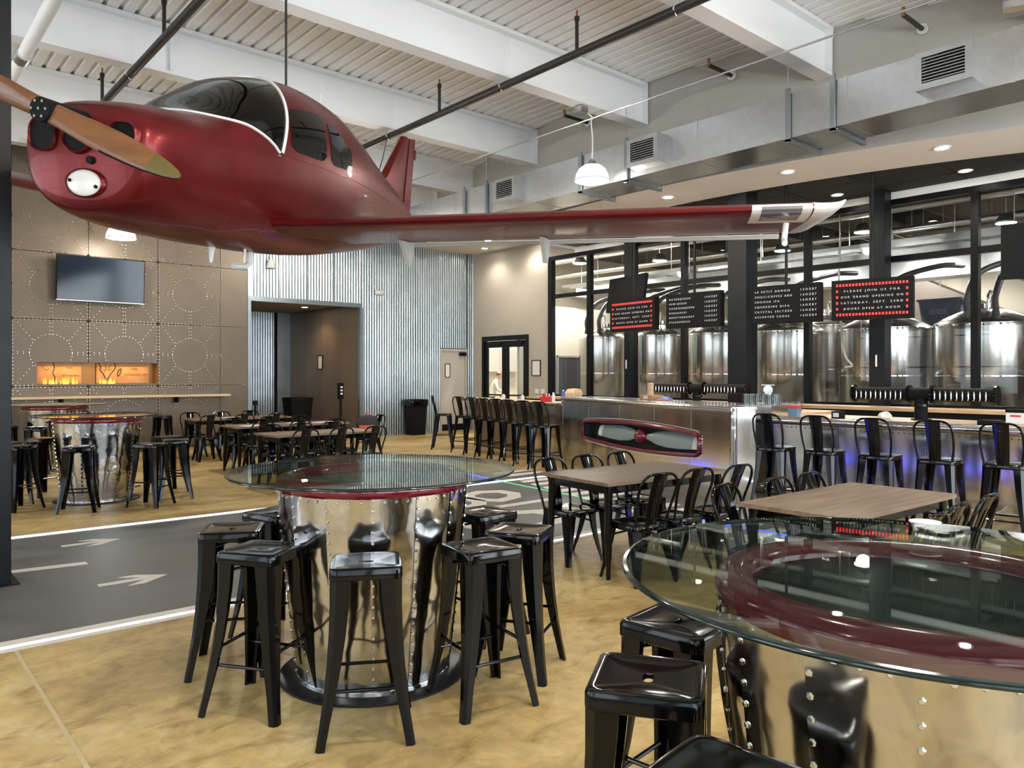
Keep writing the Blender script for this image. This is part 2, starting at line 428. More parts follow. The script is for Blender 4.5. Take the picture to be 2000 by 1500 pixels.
def corr_sheet(x0, x1, z0, z1, y=17.45, pitch=.076, amp=.011, name='corrugated_sheet', parent=None):
    n = max(4, int((x1 - x0) / pitch * 4)); top = []; bot = []
    for i in range(n + 1):
        x = x0 + (x1 - x0) * i / n
        dy = amp * sin(2 * pi * (x - x0) / pitch)
        top.append((x, y + dy, z1)); bot.append((x, y + dy, z0))
    V = bot + top; m = n + 1
    return MB().add(V, [(i, i + 1, m + i + 1, m + i) for i in range(n)]).build(name, M['corr'], parent, smooth=80)
xs = [7.1, 7.82, 8.54, 9.26, 10.0]
for a, b_ in zip(xs[:-1], xs[1:]): corr_sheet(a, b_ - .004, 3.42, 6.0, parent=wall_back)
xs = [10.03, 10.86, 11.7, 12.53]
for a, b_ in zip(xs[:-1], xs[1:]): corr_sheet(a, b_ - .004, 0, 6.0, parent=wall_back)
corr_sheet(12.53, 13.47, 2.36, 6.0, parent=wall_back); corr_sheet(13.49, 13.69, 0, 6.0, parent=wall_back)
t = MB(); t.bx(7.04, 10.03, 17.40, 17.50, 3.33, 3.44); struct(t.build('trim_2', M['corr']))
t = MB(); t.bx(9.95, 10.05, 17.40, 17.50, 0, 3.33); struct(t.build('trim_3', M['corr']))
t = MB(); t.bx(7.02, 7.10, 17.42, 17.50, 0, 6.0); struct(t.build('trim_4', M['corr']))
# recess behind the opening
rc = struct(MB().bx(10.0, 10.1, 17.72, 21.6, 0, 3.6).build('wall_recess_right', M['brown']))
for k in range(4):
    y0 = 17.5 + k * 1.02
    MB().bx(9.975, 9.997, y0 + .006, y0 + 1.014, .02, 3.40).build('wall_panel', M['brown'], rc)
re_ = struct(MB().bx(6.8, 10.0, 21.55, 21.7, 0, 3.6).build('wall_recess_back', M['corr']))
for a, b_ in ((7.0, 7.8), (7.8, 8.65), (8.65, 9.45)): corr_sheet(a, b_, 0, 3.42, y=21.5, parent=re_)
MB().bx(9.45, 9.5, 21.38, 21.54, 0, 3.42).build('dark_reveal', M['blackmat'], re_)
struct(MB().bx(6.8, 6.9, 17.98, 21.6, 0, 3.6).build('wall_recess_left', M['brown']))
struct(MB().bx(6.8, 10.1, 17.72, 21.7, 3.44, 3.6).build('ceiling_recess', M['greywall']))

# riveted sheet metal feature wall
feat = struct(MB().bx(-7.0, 7.02, 17.49, 17.5, 4.9, 6.62).build('wall_left', M['greywall']))
cols = [-6.94 + 1.333 * k for k in range(7)] + [2.38, 3.71, 5.05, 6.39, 7.02]
rows = [.03, 1.37, 2.70, 4.03, 5.36, 6.6]
HX0, HX1, HZ0, HZ1 = 2.8, 5.05, 1.41, 1.85
riv = MB()
def row_riv(x0, z0, x1, z1, step=.075, dbl=0.0):
    L = sqrt((x1 - x0) ** 2 + (z1 - z0) ** 2); n = max(1, int(L / step)); nx, nz = -(z1 - z0) / L, (x1 - x0) / L
    for o in ((-dbl, dbl) if dbl else (0,)):
        for k in range(n + 1):
            x = x0 + (x1 - x0) * k / n + nx * o; z = z0 + (z1 - z0) * k / n + nz * o
            if HX0 - .02 < x < HX1 + .02 and HZ0 - .02 < z < HZ1 + .02: continue
            riv.rivet((x, 17.438, z), (0, -1, 0), .016, .8)
for i in range(len(cols) - 1):
    for j in range(len(rows) - 1):
        x0, x1, z0, z1 = cols[i], cols[i + 1], rows[j], rows[j + 1]
        g = .005; b = MB()
        hole = x0 < HX1 - .01 and x1 > HX0 + .01 and z0 < HZ1 and z1 > HZ0
        if hole:
            hx0, hx1 = max(x0 + g, HX0), min(x1 - g, HX1)
            if hx0 - x0 > .02: b.bx(x0 + g, hx0, 17.44, 17.48, z0 + g, z1 - g)
            if x1 - hx1 > .02: b.bx(hx1, x1 - g, 17.44, 17.48, z0 + g, z1 - g)
            b.bx(hx0, hx1, 17.44, 17.48, HZ1, z1 - g); b.bx(hx0, hx1, 17.44, 17.48, z0 + g, HZ0)
        else:
            b.bx(x0 + g, x1 - g, 17.44, 17.48, z0 + g, z1 - g)
        b.build('sheet_metal_panel', M['riv_wall'], feat)
        if x1 < 1.0: continue
        xm, zm = (x0 + x1) / 2, (z0 + z1) / 2; w = x1 - x0
        if w < 1.0: continue
        row_riv(x0, z0, x0, z1, .07, .022); row_riv(x0, z0, x1, z0, .07, .022)
        R_ = .37; n = 34
        for k in range(n):
            a = 2 * pi * k / n; x, z = xm + R_ * cos(a), zm + R_ * sin(a)
            if HX0 - .02 < x < HX1 + .02 and HZ0 - .02 < z < HZ1 + .02: continue
            riv.rivet((x, 17.438, z), (0, -1, 0), .016, .8)
        row_riv(xm, zm + R_, xm, z1, .07, .022); row_riv(xm, z0, xm, zm - R_, .07, .022)
        row_riv(x0, zm, xm - R_, zm, .075, .018); row_riv(xm + R_, zm, x1, zm, .075, .018)
        row_riv(x0 + .1, z1 - .08, xm - .32, zm + .26, .08); row_riv(x1 - .1, z1 - .08, xm + .32, zm + .26, .08)
        row_riv(x0 + .1, z0 + .08, xm - .32, zm - .26, .08); row_riv(x1 - .1, z0 + .08, xm + .32, zm - .26, .08)
        for (cx, cz) in ((x0 + .28, zm + .32 * (1 if i % 2 else -1)), (x1 - .22, zm - .3)):
            for k in range(6):
                for (dx, dz) in ((-.09 + .036 * k, .055), (-.09 + .036 * k, -.055)):
                    if HX0 - .1 < cx < HX1 + .1 and HZ0 - .1 < cz < HZ1 + .1: continue
                    riv.rivet((cx + dx, 17.438, cz + dz), (0, -1, 0), .006)
riv.build('rivets', mat('bronze_rivets', (.42, .36, .29), .25, .8), feat, kind='stuff')

# right-hand beige wall, glazed wall
wr = MB()
wr.bx(13.7, 13.85, 17.0, 17.5, 0, 5.2); wr.bx(13.7, 13.85, 15.05, 17.0, 2.68, 5.2); wr.bx(13.7, 13.85, 14.27, 15.05, 0, 5.2)
wr.bx(13.7, 13.85, -5.4, 14.27, 0, 1.0); wr.bx(13.7, 13.85, -5.4, 14.27, 4.64, 5.2); wr.bx(13.7, 13.85, -5.4, -1.3, 1.0, 4.64)
struct(wr.build('wall_right', M['beige']))

YM = [14.22, 12.85, 11.45, 10.05, 8.65, 7.22, 5.78, 4.37, 2.95, 1.55, .15, -1.25]
for k in range(len(YM) - 1):
    y1, y0 = YM[k], YM[k + 1]
    win = struct(thing('window_%d' % (k + 1), '', '', (13.72, 0, 0))); del win['label']; del win['category']
    f = MB(); w = .055
    MB().bx(-.06, .08, y0 - w, y0 + w, 1.0, 4.64).build('mullion', M['frame'], win)
    MB().bx(-.04, .06, y0 + w, y1 - w, 3.56, 3.66).build('transom', M['frame'], win)
    MB().bx(-.06, .08, y0 + w, y1 - w, 1.0, 1.1).build('sill', M['frame'], win)
    MB().bx(-.06, .08, y0 + w, y1 - w, 4.54, 4.64).build('head', M['frame'], win)
    if k == 0: MB().bx(-.06, .08, y1 - w - .03, y1 + w, 1.0, 4.64).build('jamb', M['frame'], win)
    MB().bx(0, .012, y0 + w, y1 - w, 1.1, 3.56).build('pane', M['tankglass'], win)
    MB().bx(0, .012, y0 + w, y1 - w, 3.66, 4.54).build('pane', M['tankglass'], win)

# glazed double door
d1 = struct(thing('door_1', '', '', (13.70, 0, 0))); del d1['label']; del d1['category']
MB().bx(-.04, .1, 15.05, 15.13, 0, 2.68).build('door_frame', M['frame'], d1); MB().bx(-.04, .1, 16.92, 17.0, 0, 2.68).build('door_frame', M['frame'], d1)
MB().bx(-.04, .1, 15.13, 16.92, 2.55, 2.68).build('door_head', M['frame'], d1)
for (a, b_) in ((15.14, 16.02), (16.03, 16.91)):
    lf = MB(); lf.bx(0, .05, a, a + .13, .02, 2.54); lf.bx(0, .05, b_ - .13, b_, .02, 2.54); lf.bx(0, .05, a + .13, b_ - .13, 2.36, 2.54); lf.bx(0, .05, a + .13, b_ - .13, .02, .3)
    o = lf.build('door_leaf', M['frame'], d1)
    MB().bx(.02, .03, a + .13, b_ - .13, .3, 2.36).build('pane', M['tankglass'], o)
    MB().bx(-.05, -.02, a + .1, b_ - .1, 1.02, 1.06).build('push_bar', M['frame'], o)
    MB().bx(-.04, 0, a + .15, a + .5, 2.42, 2.5).build('door_closer', M['frame'], o)

# grey service door in the corrugated wall
d2 = struct(thing('door_2', '', '', (12.5, 17.48, 0))); del d2['label']; del d2['category']
f = MB(); f.bx(.03, .08, -.04, .1, 0, 2.33); f.bx(.92, .97, -.04, .1, 0, 2.33); f.build('door_frame', M['doorgrey'], d2)
MB().bx(.08, .92, -.04, .1, 2.27, 2.33).build('door_head', M['doorgrey'], d2)
lf = MB().bx(.09, .91, 0, .05, .02, 2.26).build('door_leaf', M['doorgrey'], d2)
V = rrect(.09, .2, .05, 0); fr = MB()
ins = [(p[0] * .8, p[1] * .9) for p in V]; n = len(V)
fr.add([(p[0] + .3, -.012, p[1] + 1.72) for p in V] + [(p[0] + .3, -.012, p[1] + 1.72) for p in ins] + [(p[0] + .3, 0, p[1] + 1.72) for p in V] + [(p[0] + .3, 0, p[1] + 1.72) for p in ins],
       [x for i in range(n) for x in ((i, (i + 1) % n, n + (i + 1) % n, n + i), (2 * n + i, 2 * n + (i + 1) % n, (i + 1) % n, i), (3 * n + i, n + i, n + (i + 1) % n, 3 * n + (i + 1) % n))])
fr.build('vision_frame', M['blackmat'], lf)
MB().prism([(p[0], p[1]) for p in ins], 0, .004).xf(Matrix.Translation((.3, -.002, 1.72)) @ Matrix.Rotation(radians(90), 4, 'X')).build('vision_panel', M['paper'], lf)
MB().bx(.7, .93, -.07, -.02, 2.14, 2.24).build('door_closer', M['blackmat'], d2)
MB().bx(.09, .91, -.006, 0, .02, .2).build('kick_plate', M['blackmat'], lf)

# walls behind the camera: large glazing
def glazed_wall(name, horizontal, pos, a0, a1, n):
    b = MB(); step = (a1 - a0) / n
    def bx_(u0, u1, z0, z1, th=.1):
        if horizontal: b.bx(u0, u1, pos - th, pos + th, z0, z1)
        else: b.bx(pos - th, pos + th, u0, u1, z0, z1)
    bx_(a0, a1, 0, .55); bx_(a0, a1, 4.5, 6.62)
    for k in range(n + 1): bx_(max(a0, a0 + k * step - .22), min(a1, a0 + k * step + .22), .55, 4.5)
    struct(b.build(name, M['beige']))
    for k in range(n):
        u0, u1 = a0 + k * step + .22, a0 + (k + 1) * step - .22
        b = MB(); um = (u0 + u1) / 2
        for (p, q, r, s_) in ((u0, u1, .55, .62), (u0, u1, 4.43, 4.5), (um - .03, um + .03, .62, 4.43), (u0, u1, 1.9, 1.95), (u0, u1, 3.2, 3.25), (u0, u0 + .05, .62, 4.43), (u1 - .05, u1, .62, 4.43)):
            if horizontal: b.bx(p, q, pos - .04, pos + .04, r, s_)
            else: b.bx(pos - .04, pos + .04, p, q, r, s_)
        struct(b.build('window_%d' % (20 + k + (0 if horizontal else 10)), M['frame']))
glazed_wall('wall_front', True, -5.1, -7.0, 13.6, 5)
glazed_wall('wall_side', False, -7.1, -5.0, 17.8, 4)

# ------------------------------------------------------------------ ceilings
dk = []; x = -7.2
prof = []
while x < 13.9:
    prof += [(x, 6.50), (x + .125, 6.50), (x + .14, 6.545), (x + .185, 6.545), (x + .199, 6.50)]; x += .2
V = [(p[0], -5.4, p[1]) for p in prof] + [(p[0], 18.0, p[1]) for p in prof]; m_ = len(prof)
struct(MB().add(V, [(i, i + 1, m_ + i + 1, m_ + i) for i in range(m_ - 1)]).build('ceiling', M['ceilwhite']))
struct(MB().bx(-7.2, 13.9, -5.4, 18, 6.6, 6.75).build('ceiling_roof', M['ceilwhite']))

CX, CY, RO, RI = 25.45, 8.4, 15.3, 13.95
def arc(R, y0, y1, n):
    return [(CX - sqrt(R * R - (y0 + (y1 - y0) * k / n - CY) ** 2), y0 + (y1 - y0) * k / n) for k in range(n + 1)]
outer = arc(RO, -1.35, 13.3, 40)
# curved upper wall above the bar
b = MB(); b.add([(x, y, 4.72) for x, y in outer] + [(x, y, 6.6) for x, y in outer] , [(i, i + 1, 42 + i - 1 + 0, 41 + i) for i in range(40)])
b = MB(); n_ = len(outer)
V = [(x, y, 4.72) for x, y in outer] + [(x, y, 6.62) for x, y in outer] + [(x + .12, y, 4.72) for x, y in outer] + [(x + .12, y, 6.62) for x, y in outer]
Fc = [(i, i + 1, n_ + i + 1, n_ + i) for i in range(n_ - 1)] + [(2 * n_ + i, 2 * n_ + i + 1, 3 * n_ + i + 1, 3 * n_ + i) for i in range(n_ - 1)]
wall_up = struct(b.add(V, Fc).build('wall_upper', M['greywall'], smooth=40))
b = MB(); x0, y0 = outer[-1]
b.add([(x0, y0, 5.08), (11.8, 17.5, 5.08), (11.8, 17.5, 6.62), (x0, y0, 6.62)], [(0, 1, 2, 3)]); struct(b.build('wall_upper_end', M['greywall']))
inner = arc(RI, .75, 13.3, 40)
inner = [(13.7, -1.35)] + [(13.7, .7)] + inner[1:]
ou2 = arc(RO, -1.35, 13.3, len(inner) - 1)
n_ = len(inner)
b = MB(); b.add([(x, y, 4.72) for x, y in ou2] + [(x, y, 4.72) for x, y in inner] + [(x, y, 4.78) for x, y in inner],
                [(i, i + 1, n_ + i + 1, n_ + i) for i in range(n_ - 1)] + [(n_ + i, n_ + i + 1, 2 * n_ + i + 1, 2 * n_ + i) for i in range(n_ - 1)])
struct(b.build('ceiling_soffit', M['soffit']))
b = MB(); b.add([(outer[-1][0], 13.3, 4.72), (13.7, 13.3, 4.72), (13.7, 13.3, 5.1), (outer[-1][0], 13.3, 5.1)], [(0, 1, 2, 3)]); struct(b.build('trim_5', M['soffit']))
struct(MB().prism([(outer[-1][0] - .02, 13.28), (13.7, 13.28), (13.7, 17.5), (11.78, 17.5)], 5.08, 5.14).build('ceiling_lobby', M['soffit']))
cb = struct(MB().bx(11.4, 13.72, -1.35, 13.3, 4.79, 4.84).build('ceiling_bar', M['tilegrid']))
tile_me = MB().bx(-.295, .295, -.595, .595, -.012, .012).mesh('ceiling_tile', M['blackceil'])
for i in range(5):
    for j in range(13):
        x, y = 13.38 - i * .61, .2 + j * 1.21
        if (x - CX) ** 2 + (y - CY) ** 2 < (RI + .45) ** 2 and y < 13.0:
            place(tile_me, 'ceiling_tile', cb, loc=(x, y, 4.775))
struct(MB().bx(13.66, 13.7, -1.3, 13.3, 4.64, 4.78).build('trim_6', M['soffit']))

# ------------------------------------------------------------------ beams
def beam(y, x1, label):
    t = thing('roof_beam', label, 'beam', (0, y, 0), group='white steel roof beams')
    MB().bx(-7.0, x1, -.012, .012, 5.84, 6.44).build('web', M['beam'], t)
    MB().bx(-7.0, x1, -.125, .125, 5.80, 5.84).build('bottom_flange', M['beam'], t)
    MB().bx(-7.0, x1, -.125, .125, 6.44, 6.495).build('top_flange', M['beam'], t)
    MB().bx(x1 - .02, x1, -.125, .125, 5.84, 6.44).build('end_plate', M['beam'], t)
    MB().bx(3.4, 3.42, -.11, .11, 5.84, 6.44).build('stiffener', M['beam'], t)
for y, lab in ((-3.8, 'white steel roof beam above the glazed front wall'), (-.8, 'white steel roof beam directly above the viewer'), (2.25, 'white steel roof beam above the walnut tables, just outside the frame'),
               (5.25, 'white steel roof beam at top right ending above the duct'), (8.28, 'long white roof beam carrying the dome pendant lamp'), (11.28, 'white roof beam crossing behind the airplane canopy'),
               (14.2, 'white roof beam behind the airplane tail fin'), (16.35, 'farthest white roof beam near the riveted wall')):
    Rr = RO * RO - (y - CY) ** 2
    x1 = CX - sqrt(Rr) - .02 if (y > -1.3 and y < 13.3) else (13.6 if y < 0 else 11.1 + (y - 13.3) * .15)
    beam(y, x1, lab)

# ------------------------------------------------------------------ sprinkler mains
def main_pipe(x, lab):
    t = thing('sprinkler_pipe', lab, 'pipe', (x, 0, 0))
    MB().cyl((0, -4.9, 5.70), (0, 17.3, 5.70), .052, 14).build('main_pipe', M['pipe'], t, smooth=50)
    for y in (-2.3, .7, 3.7, 6.8, 9.8, 12.8, 15.7):
        o = MB().cyl((0, y, 5.70), (0, y, 6.12), .024, 10).build('riser', M['pipe'], t, smooth=50)
        MB().cyl((0, y, 6.12), (0, y, 6.17), .034, 10).build('coupling', M['pipe'], o, smooth=50)
        b = MB(); b.cyl((0, y, 6.17), (0, y, 6.25), .014, 8); b.build('sprinkler_head', M['brass'], o, smooth=50)
    for y in (2.25, 5.25, 8.28, 11.28, 14.2):
        b = MB(); b.tube([(0, y + .07 * 0, 5.63), (.062, y, 5.70), (0, y, 5.77), (-.062, y, 5.70)], .008, 6, closed=True)
        h = b.build('hanger_ring', M['beam'], t, smooth=50)
        MB().cyl((0, y - .14, 5.77), (0, y - .14, 6.45), .006, 6).build('hanger_rod', M['beam'], h)
    return t
p = main_pipe(7.02, 'black sprinkler main crossing the ceiling right of the airplane')
MB().cyl((0, 3.15, 5.70), (0, 3.27, 5.70), .075, 14).build('red_coupling', mat('rust_red_coupling', (.25, .06, .04), .5), p, smooth=50)
main_pipe(2.91, 'black sprinkler main rising from behind the airplane nose')
t = thing('drain_pipe', 'white painted pipe with clamp at the top left corner', 'pipe', (1.6, 0, 0))
MB().cyl((0, 2, 5.45), (0, 17.2, 5.45), .075, 14).build('pipe_run', M['beam'], t, smooth=50)
MB().cyl((0, 10.7, 5.45), (0, 10.95, 5.45), .095, 14).build('clamp', M['galv'], t, smooth=50)
b = MB().tube([(9.02, 17.0, 5.72), (9.02, 4.0, 5.72), (9.02, -3, 5.72)], .014, 8).build('conduit_run', M['galv'])
tag(b, 'thin grey electrical conduit strung beneath the roof beam ends', 'conduit')
for k, (y, lab) in enumerate(((4.05, 'black sidewall sprinkler stub near the top right corner'), (6.6, 'black sidewall sprinkler stub between duct grille and roof beam'), (9.55, 'black sidewall sprinkler stub above the pendant lamp'), (12.3, 'black sidewall sprinkler stub beyond the tail fin'))):
    x = CX - sqrt(RO * RO - (y - CY) ** 2)
    t = thing('sidewall_sprinkler', lab, 'sprinkler', (x - .03, y, 6.18), group='sidewall sprinkler stubs')
    MB().cyl((-.62, 0, 0), (-.005, 0, 0), .03, 10).build('stub_pipe', M['pipe'], t, smooth=50)
    MB().cyl((-.62, 0, -.02), (-.62, 0, .1), .022, 10).build('head', M['brass'], t, smooth=50)
    MB().cyl((-.03, 0, 0), (-.004, 0, 0), .07, 14).build('escutcheon', M['white'], t, smooth=50)

# ------------------------------------------------------------------ air duct
t = thing('air_duct', 'long galvanised rectangular air duct hung along the curved upper wall', 'duct', (9.3, 0, 0))
secs = [-4.9, -2.6, -.2, 1.2, 2.6, 3.5, 4.4, 5.5, 6.6, 7.8, 9.0, 10.1, 11.3, 12.5, 13.7, 14.9]
for a, b_ in zip(secs[:-1], secs[1:]):
    MB().bx(0, .74, a + .004, b_ - .004, 4.70, 5.28).build('duct_section', M['galv'], t)
    MB().bx(-.006, .746, b_ - .02, b_ + .02, 4.694, 5.286).build('seam_flange', M['galv'], t)
for y in (2.25, 4.55, 5.15, 7.9, 8.9, 11.4, 12.1, 14.7):
    h = MB(); h.bx(-.05, -.012, y - .03, y + .03, 4.64, 5.34); h.bx(-.05, .84, y - .03, y + .03, 4.63, 4.675); h.bx(.80, .84, y - .03, y + .03, 4.67, 5.34)
    o = h.build('strap_hanger', M['corr'], t)
    MB().cyl((-.03, y, 5.34), (-.03, y, 5.8), .006, 6).build('hanger_rod', M['galv'], o)
for y in (3.2, 7.4, 10.6, 14.2):
    g = MB(); g.bx(-.26, 0, y - .29, y + .29, 4.78, 4.80); g.bx(-.26, 0, y - .29, y + .29, 5.18, 5.20); g.bx(-.26, 0, y - .29, y - .27, 4.80, 5.18); g.bx(-.26, 0, y + .27, y + .29, 4.80, 5.18)
    g.bx(-.265, -.25, y - .27, y - .22, 4.80, 5.18); g.bx(-.265, -.25, y + .22, y + .27, 4.80, 5.18); g.bx(-.265, -.25, y - .22, y + .22, 4.80, 4.845); g.bx(-.265, -.25, y - .22, y + .22, 5.135, 5.18)
    o = g.build('grille_box', M['galv'], t)
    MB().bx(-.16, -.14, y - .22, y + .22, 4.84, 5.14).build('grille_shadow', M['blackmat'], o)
    for k in range(8):
        MB().bx(-.255, -.225, y - .22, y + .22, 4.862 + k * .035, 4.872 + k * .035).build('louvre', M['galv'], o)

# flexible duct at the top right corner
pts = [(10.62 + .012 * k, 3.05 - k * .1, 6.12 - .015 * k) for k in range(6)]
fd = MB()
fd.tube(pts, [.16 + .012 * (k % 2) for k in range(6)], 14)
tag(fd.build('flexible_duct', M['galv'], smooth=20), 'shiny flexible duct end at the top right corner', 'duct')

# ------------------------------------------------------------------ columns
def column(x, y, w, top, lab, rz=0):
    t = thing('steel_column', lab, 'column', (x, y, 0), rz)
    MB().bx(-w / 2, w / 2, -w / 2, w / 2, .012, top).build('shaft', M['colblk'], t)
    MB().bx(-w / 2 - .05, w / 2 + .05, -w / 2 - .05, w / 2 + .05, 0, .012).build('base_plate', M['colblk'], t)
    return t
column(.73, 7.10, .42, 6.5, 'tall black column at the left edge standing on the runway')
column(11.75, 7.38, .36, 4.78, 'black square column rising behind the bar centre')
c3 = column(13.42, 5.75, .26, 4.78, 'black column against the brewery glazing behind the opening notice board')
c4 = column(13.5, 11.42, .16, 4.78, 'slim black post against the glazing behind the hanging black screen')
for c_, w_ in ((c3, .13), (c4, .08)):
    MB().bx(-w_ - .03, -w_ - .012, -.012, .012, 1.74, 1.94).build('pull_handle', M['white'], c_, label='white vertical pull handle')
# ------------------------------------------------------------------ airplane (x aft from the propeller hub, y towards the near wing, z up)
FLIP = Matrix.Scale(-1, 4, (0, 1, 0))
ap = thing('airplane', 'dark red single engine airplane with wooden propeller hung from the ceiling', 'airplane')
_y, _p, _r = radians(36), radians(4), radians(7)
ax = Vector((cos(_y) * cos(_p), sin(_y) * cos(_p), sin(_p))); lf_ = Vector((sin(_y), -cos(_y), 0)); up_ = lf_.cross(ax)
l2 = lf_ * cos(_r) - up_ * sin(_r); u2 = up_ * cos(_r) + lf_ * sin(_r)
mw = Matrix.Identity(4)
for i in range(3):
    mw[i][0] = ax[i]; mw[i][1] = -l2[i]; mw[i][2] = u2[i]
mw[0][3], mw[1][3], mw[2][3] = 1.019, 5.477, 3.227
ap.matrix_world = mw
def pb(b, name, m, parent=ap, smooth=40, label=None, kind=None):
    b.xf(FLIP); return b.build(name, m, parent, smooth, label, kind)

ST = [(.165, .40, -.49, -.14, .04), (.185, .445, -.53, -.13, .09), (.23, .48, -.565, -.12, .14), (.32, .505, -.60, -.10, .18), (.55, .53, -.64, -.06, .225), (.95, .54, -.66, -.02, .29), (1.3, .565, -.67, .05, .53),
      (1.6, .58, -.67, .12, .71), (2.1, .59, -.67, .15, .86), (2.6, .585, -.65, .16, .905), (3.1, .56, -.61, .17, .88), (3.7, .47, -.54, .18, .77), (4.3, .36, -.46, .18, .63),
      (4.9, .25, -.36, .18, .50), (5.5, .15, -.24, .16, .38), (6.1, .05, -.05, .10, .22)]
def stn(x):
    if x <= ST[0][0]: return ST[0][1:]
    for i in range(len(ST) - 1):
        if x <= ST[i + 1][0]:
            t = (x - ST[i][0]) / (ST[i + 1][0] - ST[i][0])
            o = []
            for k in range(1, 5):
                p1, p2 = ST[i][k], ST[i + 1][k]
                p0 = ST[i - 1][k] if i > 0 else p1 - (p2 - p1)
                p3 = ST[i + 2][k] if i + 2 < len(ST) else p2 + (p2 - p1)
                d0 = ST[i][0] - ST[i - 1][0] if i > 0 else ST[i + 1][0] - ST[i][0]
                d1 = ST[i + 1][0] - ST[i][0]
                d2 = ST[i + 2][0] - ST[i + 1][0] if i + 2 < len(ST) else d1
                m1 = ((p1 - p0) / d0 + (p2 - p1) / d1) / 2 * d1; m2 = ((p2 - p1) / d1 + (p3 - p2) / d2) / 2 * d1
                o.append((2 * t ** 3 - 3 * t * t + 1) * p1 + (t ** 3 - 2 * t * t + t) * m1 + (-2 * t ** 3 + 3 * t * t) * p2 + (t ** 3 - t * t) * m2)
            return o
    return ST[-1][1:]
def fus(x, th, off=0.0):
    w, zb, zs, zt = stn(x)
    c, s_ = cos(th), sin(th)
    e = 2.7 - .4 * min(1, max(0, (x - .9) / .9))
    if s_ < 0: e = 2.6
    px = math.copysign(abs(c) ** (2 / e), c) * (w + off)
    pz = zs + (math.copysign(abs(s_) ** (2 / e), s_)) * ((zt - zs + off) if s_ > 0 else (zs - zb + off))
    return Vector((x, px, pz))
NT = 72
XS = [.165, .17, .178, .19, .205, .225, .25, .29, .33, .4, .5, .6, .7, .82, .95] + [.95 + .045 * k for k in range(1, 30)] + [2.3, 2.4, 2.5, 2.6, 2.75, 2.9, 3.05, 3.2, 3.4, 3.6, 3.8, 4.0, 4.3, 4.6, 4.9, 5.2, 5.5, 5.8, 6.1]
def xbase(th):   # forward edge of the windscreen
    k = abs(th - pi / 2) / (pi / 2); return .95 + .67 * k ** 2.6
def xback(th):
    k = abs(th - pi / 2) / (pi / 2); return 2.06 - .43 * k ** .95
red, wsn = MB(), MB()
for i in range(len(XS) - 1):
    xa, xb = XS[i], XS[i + 1]; xm = (xa + xb) / 2
    for j in range(NT):
        ta, tb = 2 * pi * j / NT, 2 * pi * (j + 1) / NT; tm = (ta + tb) / 2
        g = 0 < tm < pi and xbase(tm) < xm < xback(tm)
        (wsn if g else red).add([fus(xa, ta), fus(xa, tb), fus(xb, tb), fus(xb, ta)], [(0, 1, 2, 3)])
red.add([fus(XS[0], 2 * pi * j / NT) for j in range(NT)], [tuple(range(NT))])
red.add([fus(6.1, 2 * pi * j / NT) for j in range(NT)], [tuple(range(NT))])
def weld(o):
    bm = bmesh.new(); bm.from_mesh(o.data); bmesh.ops.remove_doubles(bm, verts=bm.verts, dist=.0008)
    bmesh.ops.recalc_face_normals(bm, faces=bm.faces); bm.to_mesh(o.data); bm.free()
    o.data.polygons.foreach_set('use_smooth', [True] * len(o.data.polygons)); o.data.set_sharp_from_angle(angle=radians(50))
fz = pb(red, 'fuselage', M['red'], smooth=None); weld(fz)
ws = pb(wsn, 'windshield', M['wind'], smooth=None, label='dark tinted curved windshield'); weld(ws)
# white trims
ths = [.02 + (pi - .04) * k / 40 for k in range(41)]
b = MB(); b.tube([fus(xbase(t), t, .003) for t in ths], .012, 6); pb(b, 'windshield_trim', M['white'], label='white trim along the windshield base')
b = MB(); b.tube([fus(xback(t), t, .003) for t in ths], .015, 6); pb(b, 'windshield_trim', M['white'], label='white trim along the windshield rear edge')
# side windows (both sides)
def side_win(x0, x1, tl, tr_, mirror):
    b = MB(); n = 10; rows_ = []
    for i in range(n + 1):
        t = i / n; x = x0 + (x1 - x0) * t
        e = 1 - max(0, abs(2 * t - 1) - .75) / .25 * .22
        lo, hi = tl[0] + (tr_[0] - tl[0]) * t, tl[1] + (tr_[1] - tl[1]) * t
        mid = (lo + hi) / 2; lo, hi = mid - (mid - lo) * e, mid + (hi - mid) * e
        rows_.append([fus(x, (lo + (hi - lo) * k / 6) if not mirror else pi - (lo + (hi - lo) * k / 6), .006) for k in range(7)])
    b.loft(rows_, closed=False); return pb(b, 'side_window', M['wind'], smooth=60)
for mir in (False, True):
    side_win(1.78, 2.40, (.07, .62), (.05, .66), mir); side_win(2.50, 2.98, (.06, .62), (.07, .34), mir)
# panel seams as fine rivet lines
rv = MB()
for x in (1.12, 1.64, 2.5, 3.1, 3.9):
    for k in range(46):
        th = -1.15 + k * .05
        if x < 2.2 and th > 0.02: continue
        if th > .02 and x in (2.5,) : continue
        p_ = fus(x, th, .001); q = fus(x, th + .01, .001); r_ = fus(x + .01, th, .001)
        rv.rivet(p_, (q - p_).cross(r_ - p_) * -1 if (q - p_).cross(r_ - p_).y < 0 else (q - p_).cross(r_ - p_), .006)
for th, xa, xb in ((0.0, 1.65, 4.6), (-.55, .6, 3.2)):
    x = xa
    while x < xb:
        p_ = fus(x, th, .001); rv.rivet(p_, (0, 1, .0), .0055); x += .045
pb(rv, 'rivets', M['red'], kind='stuff', smooth=None)
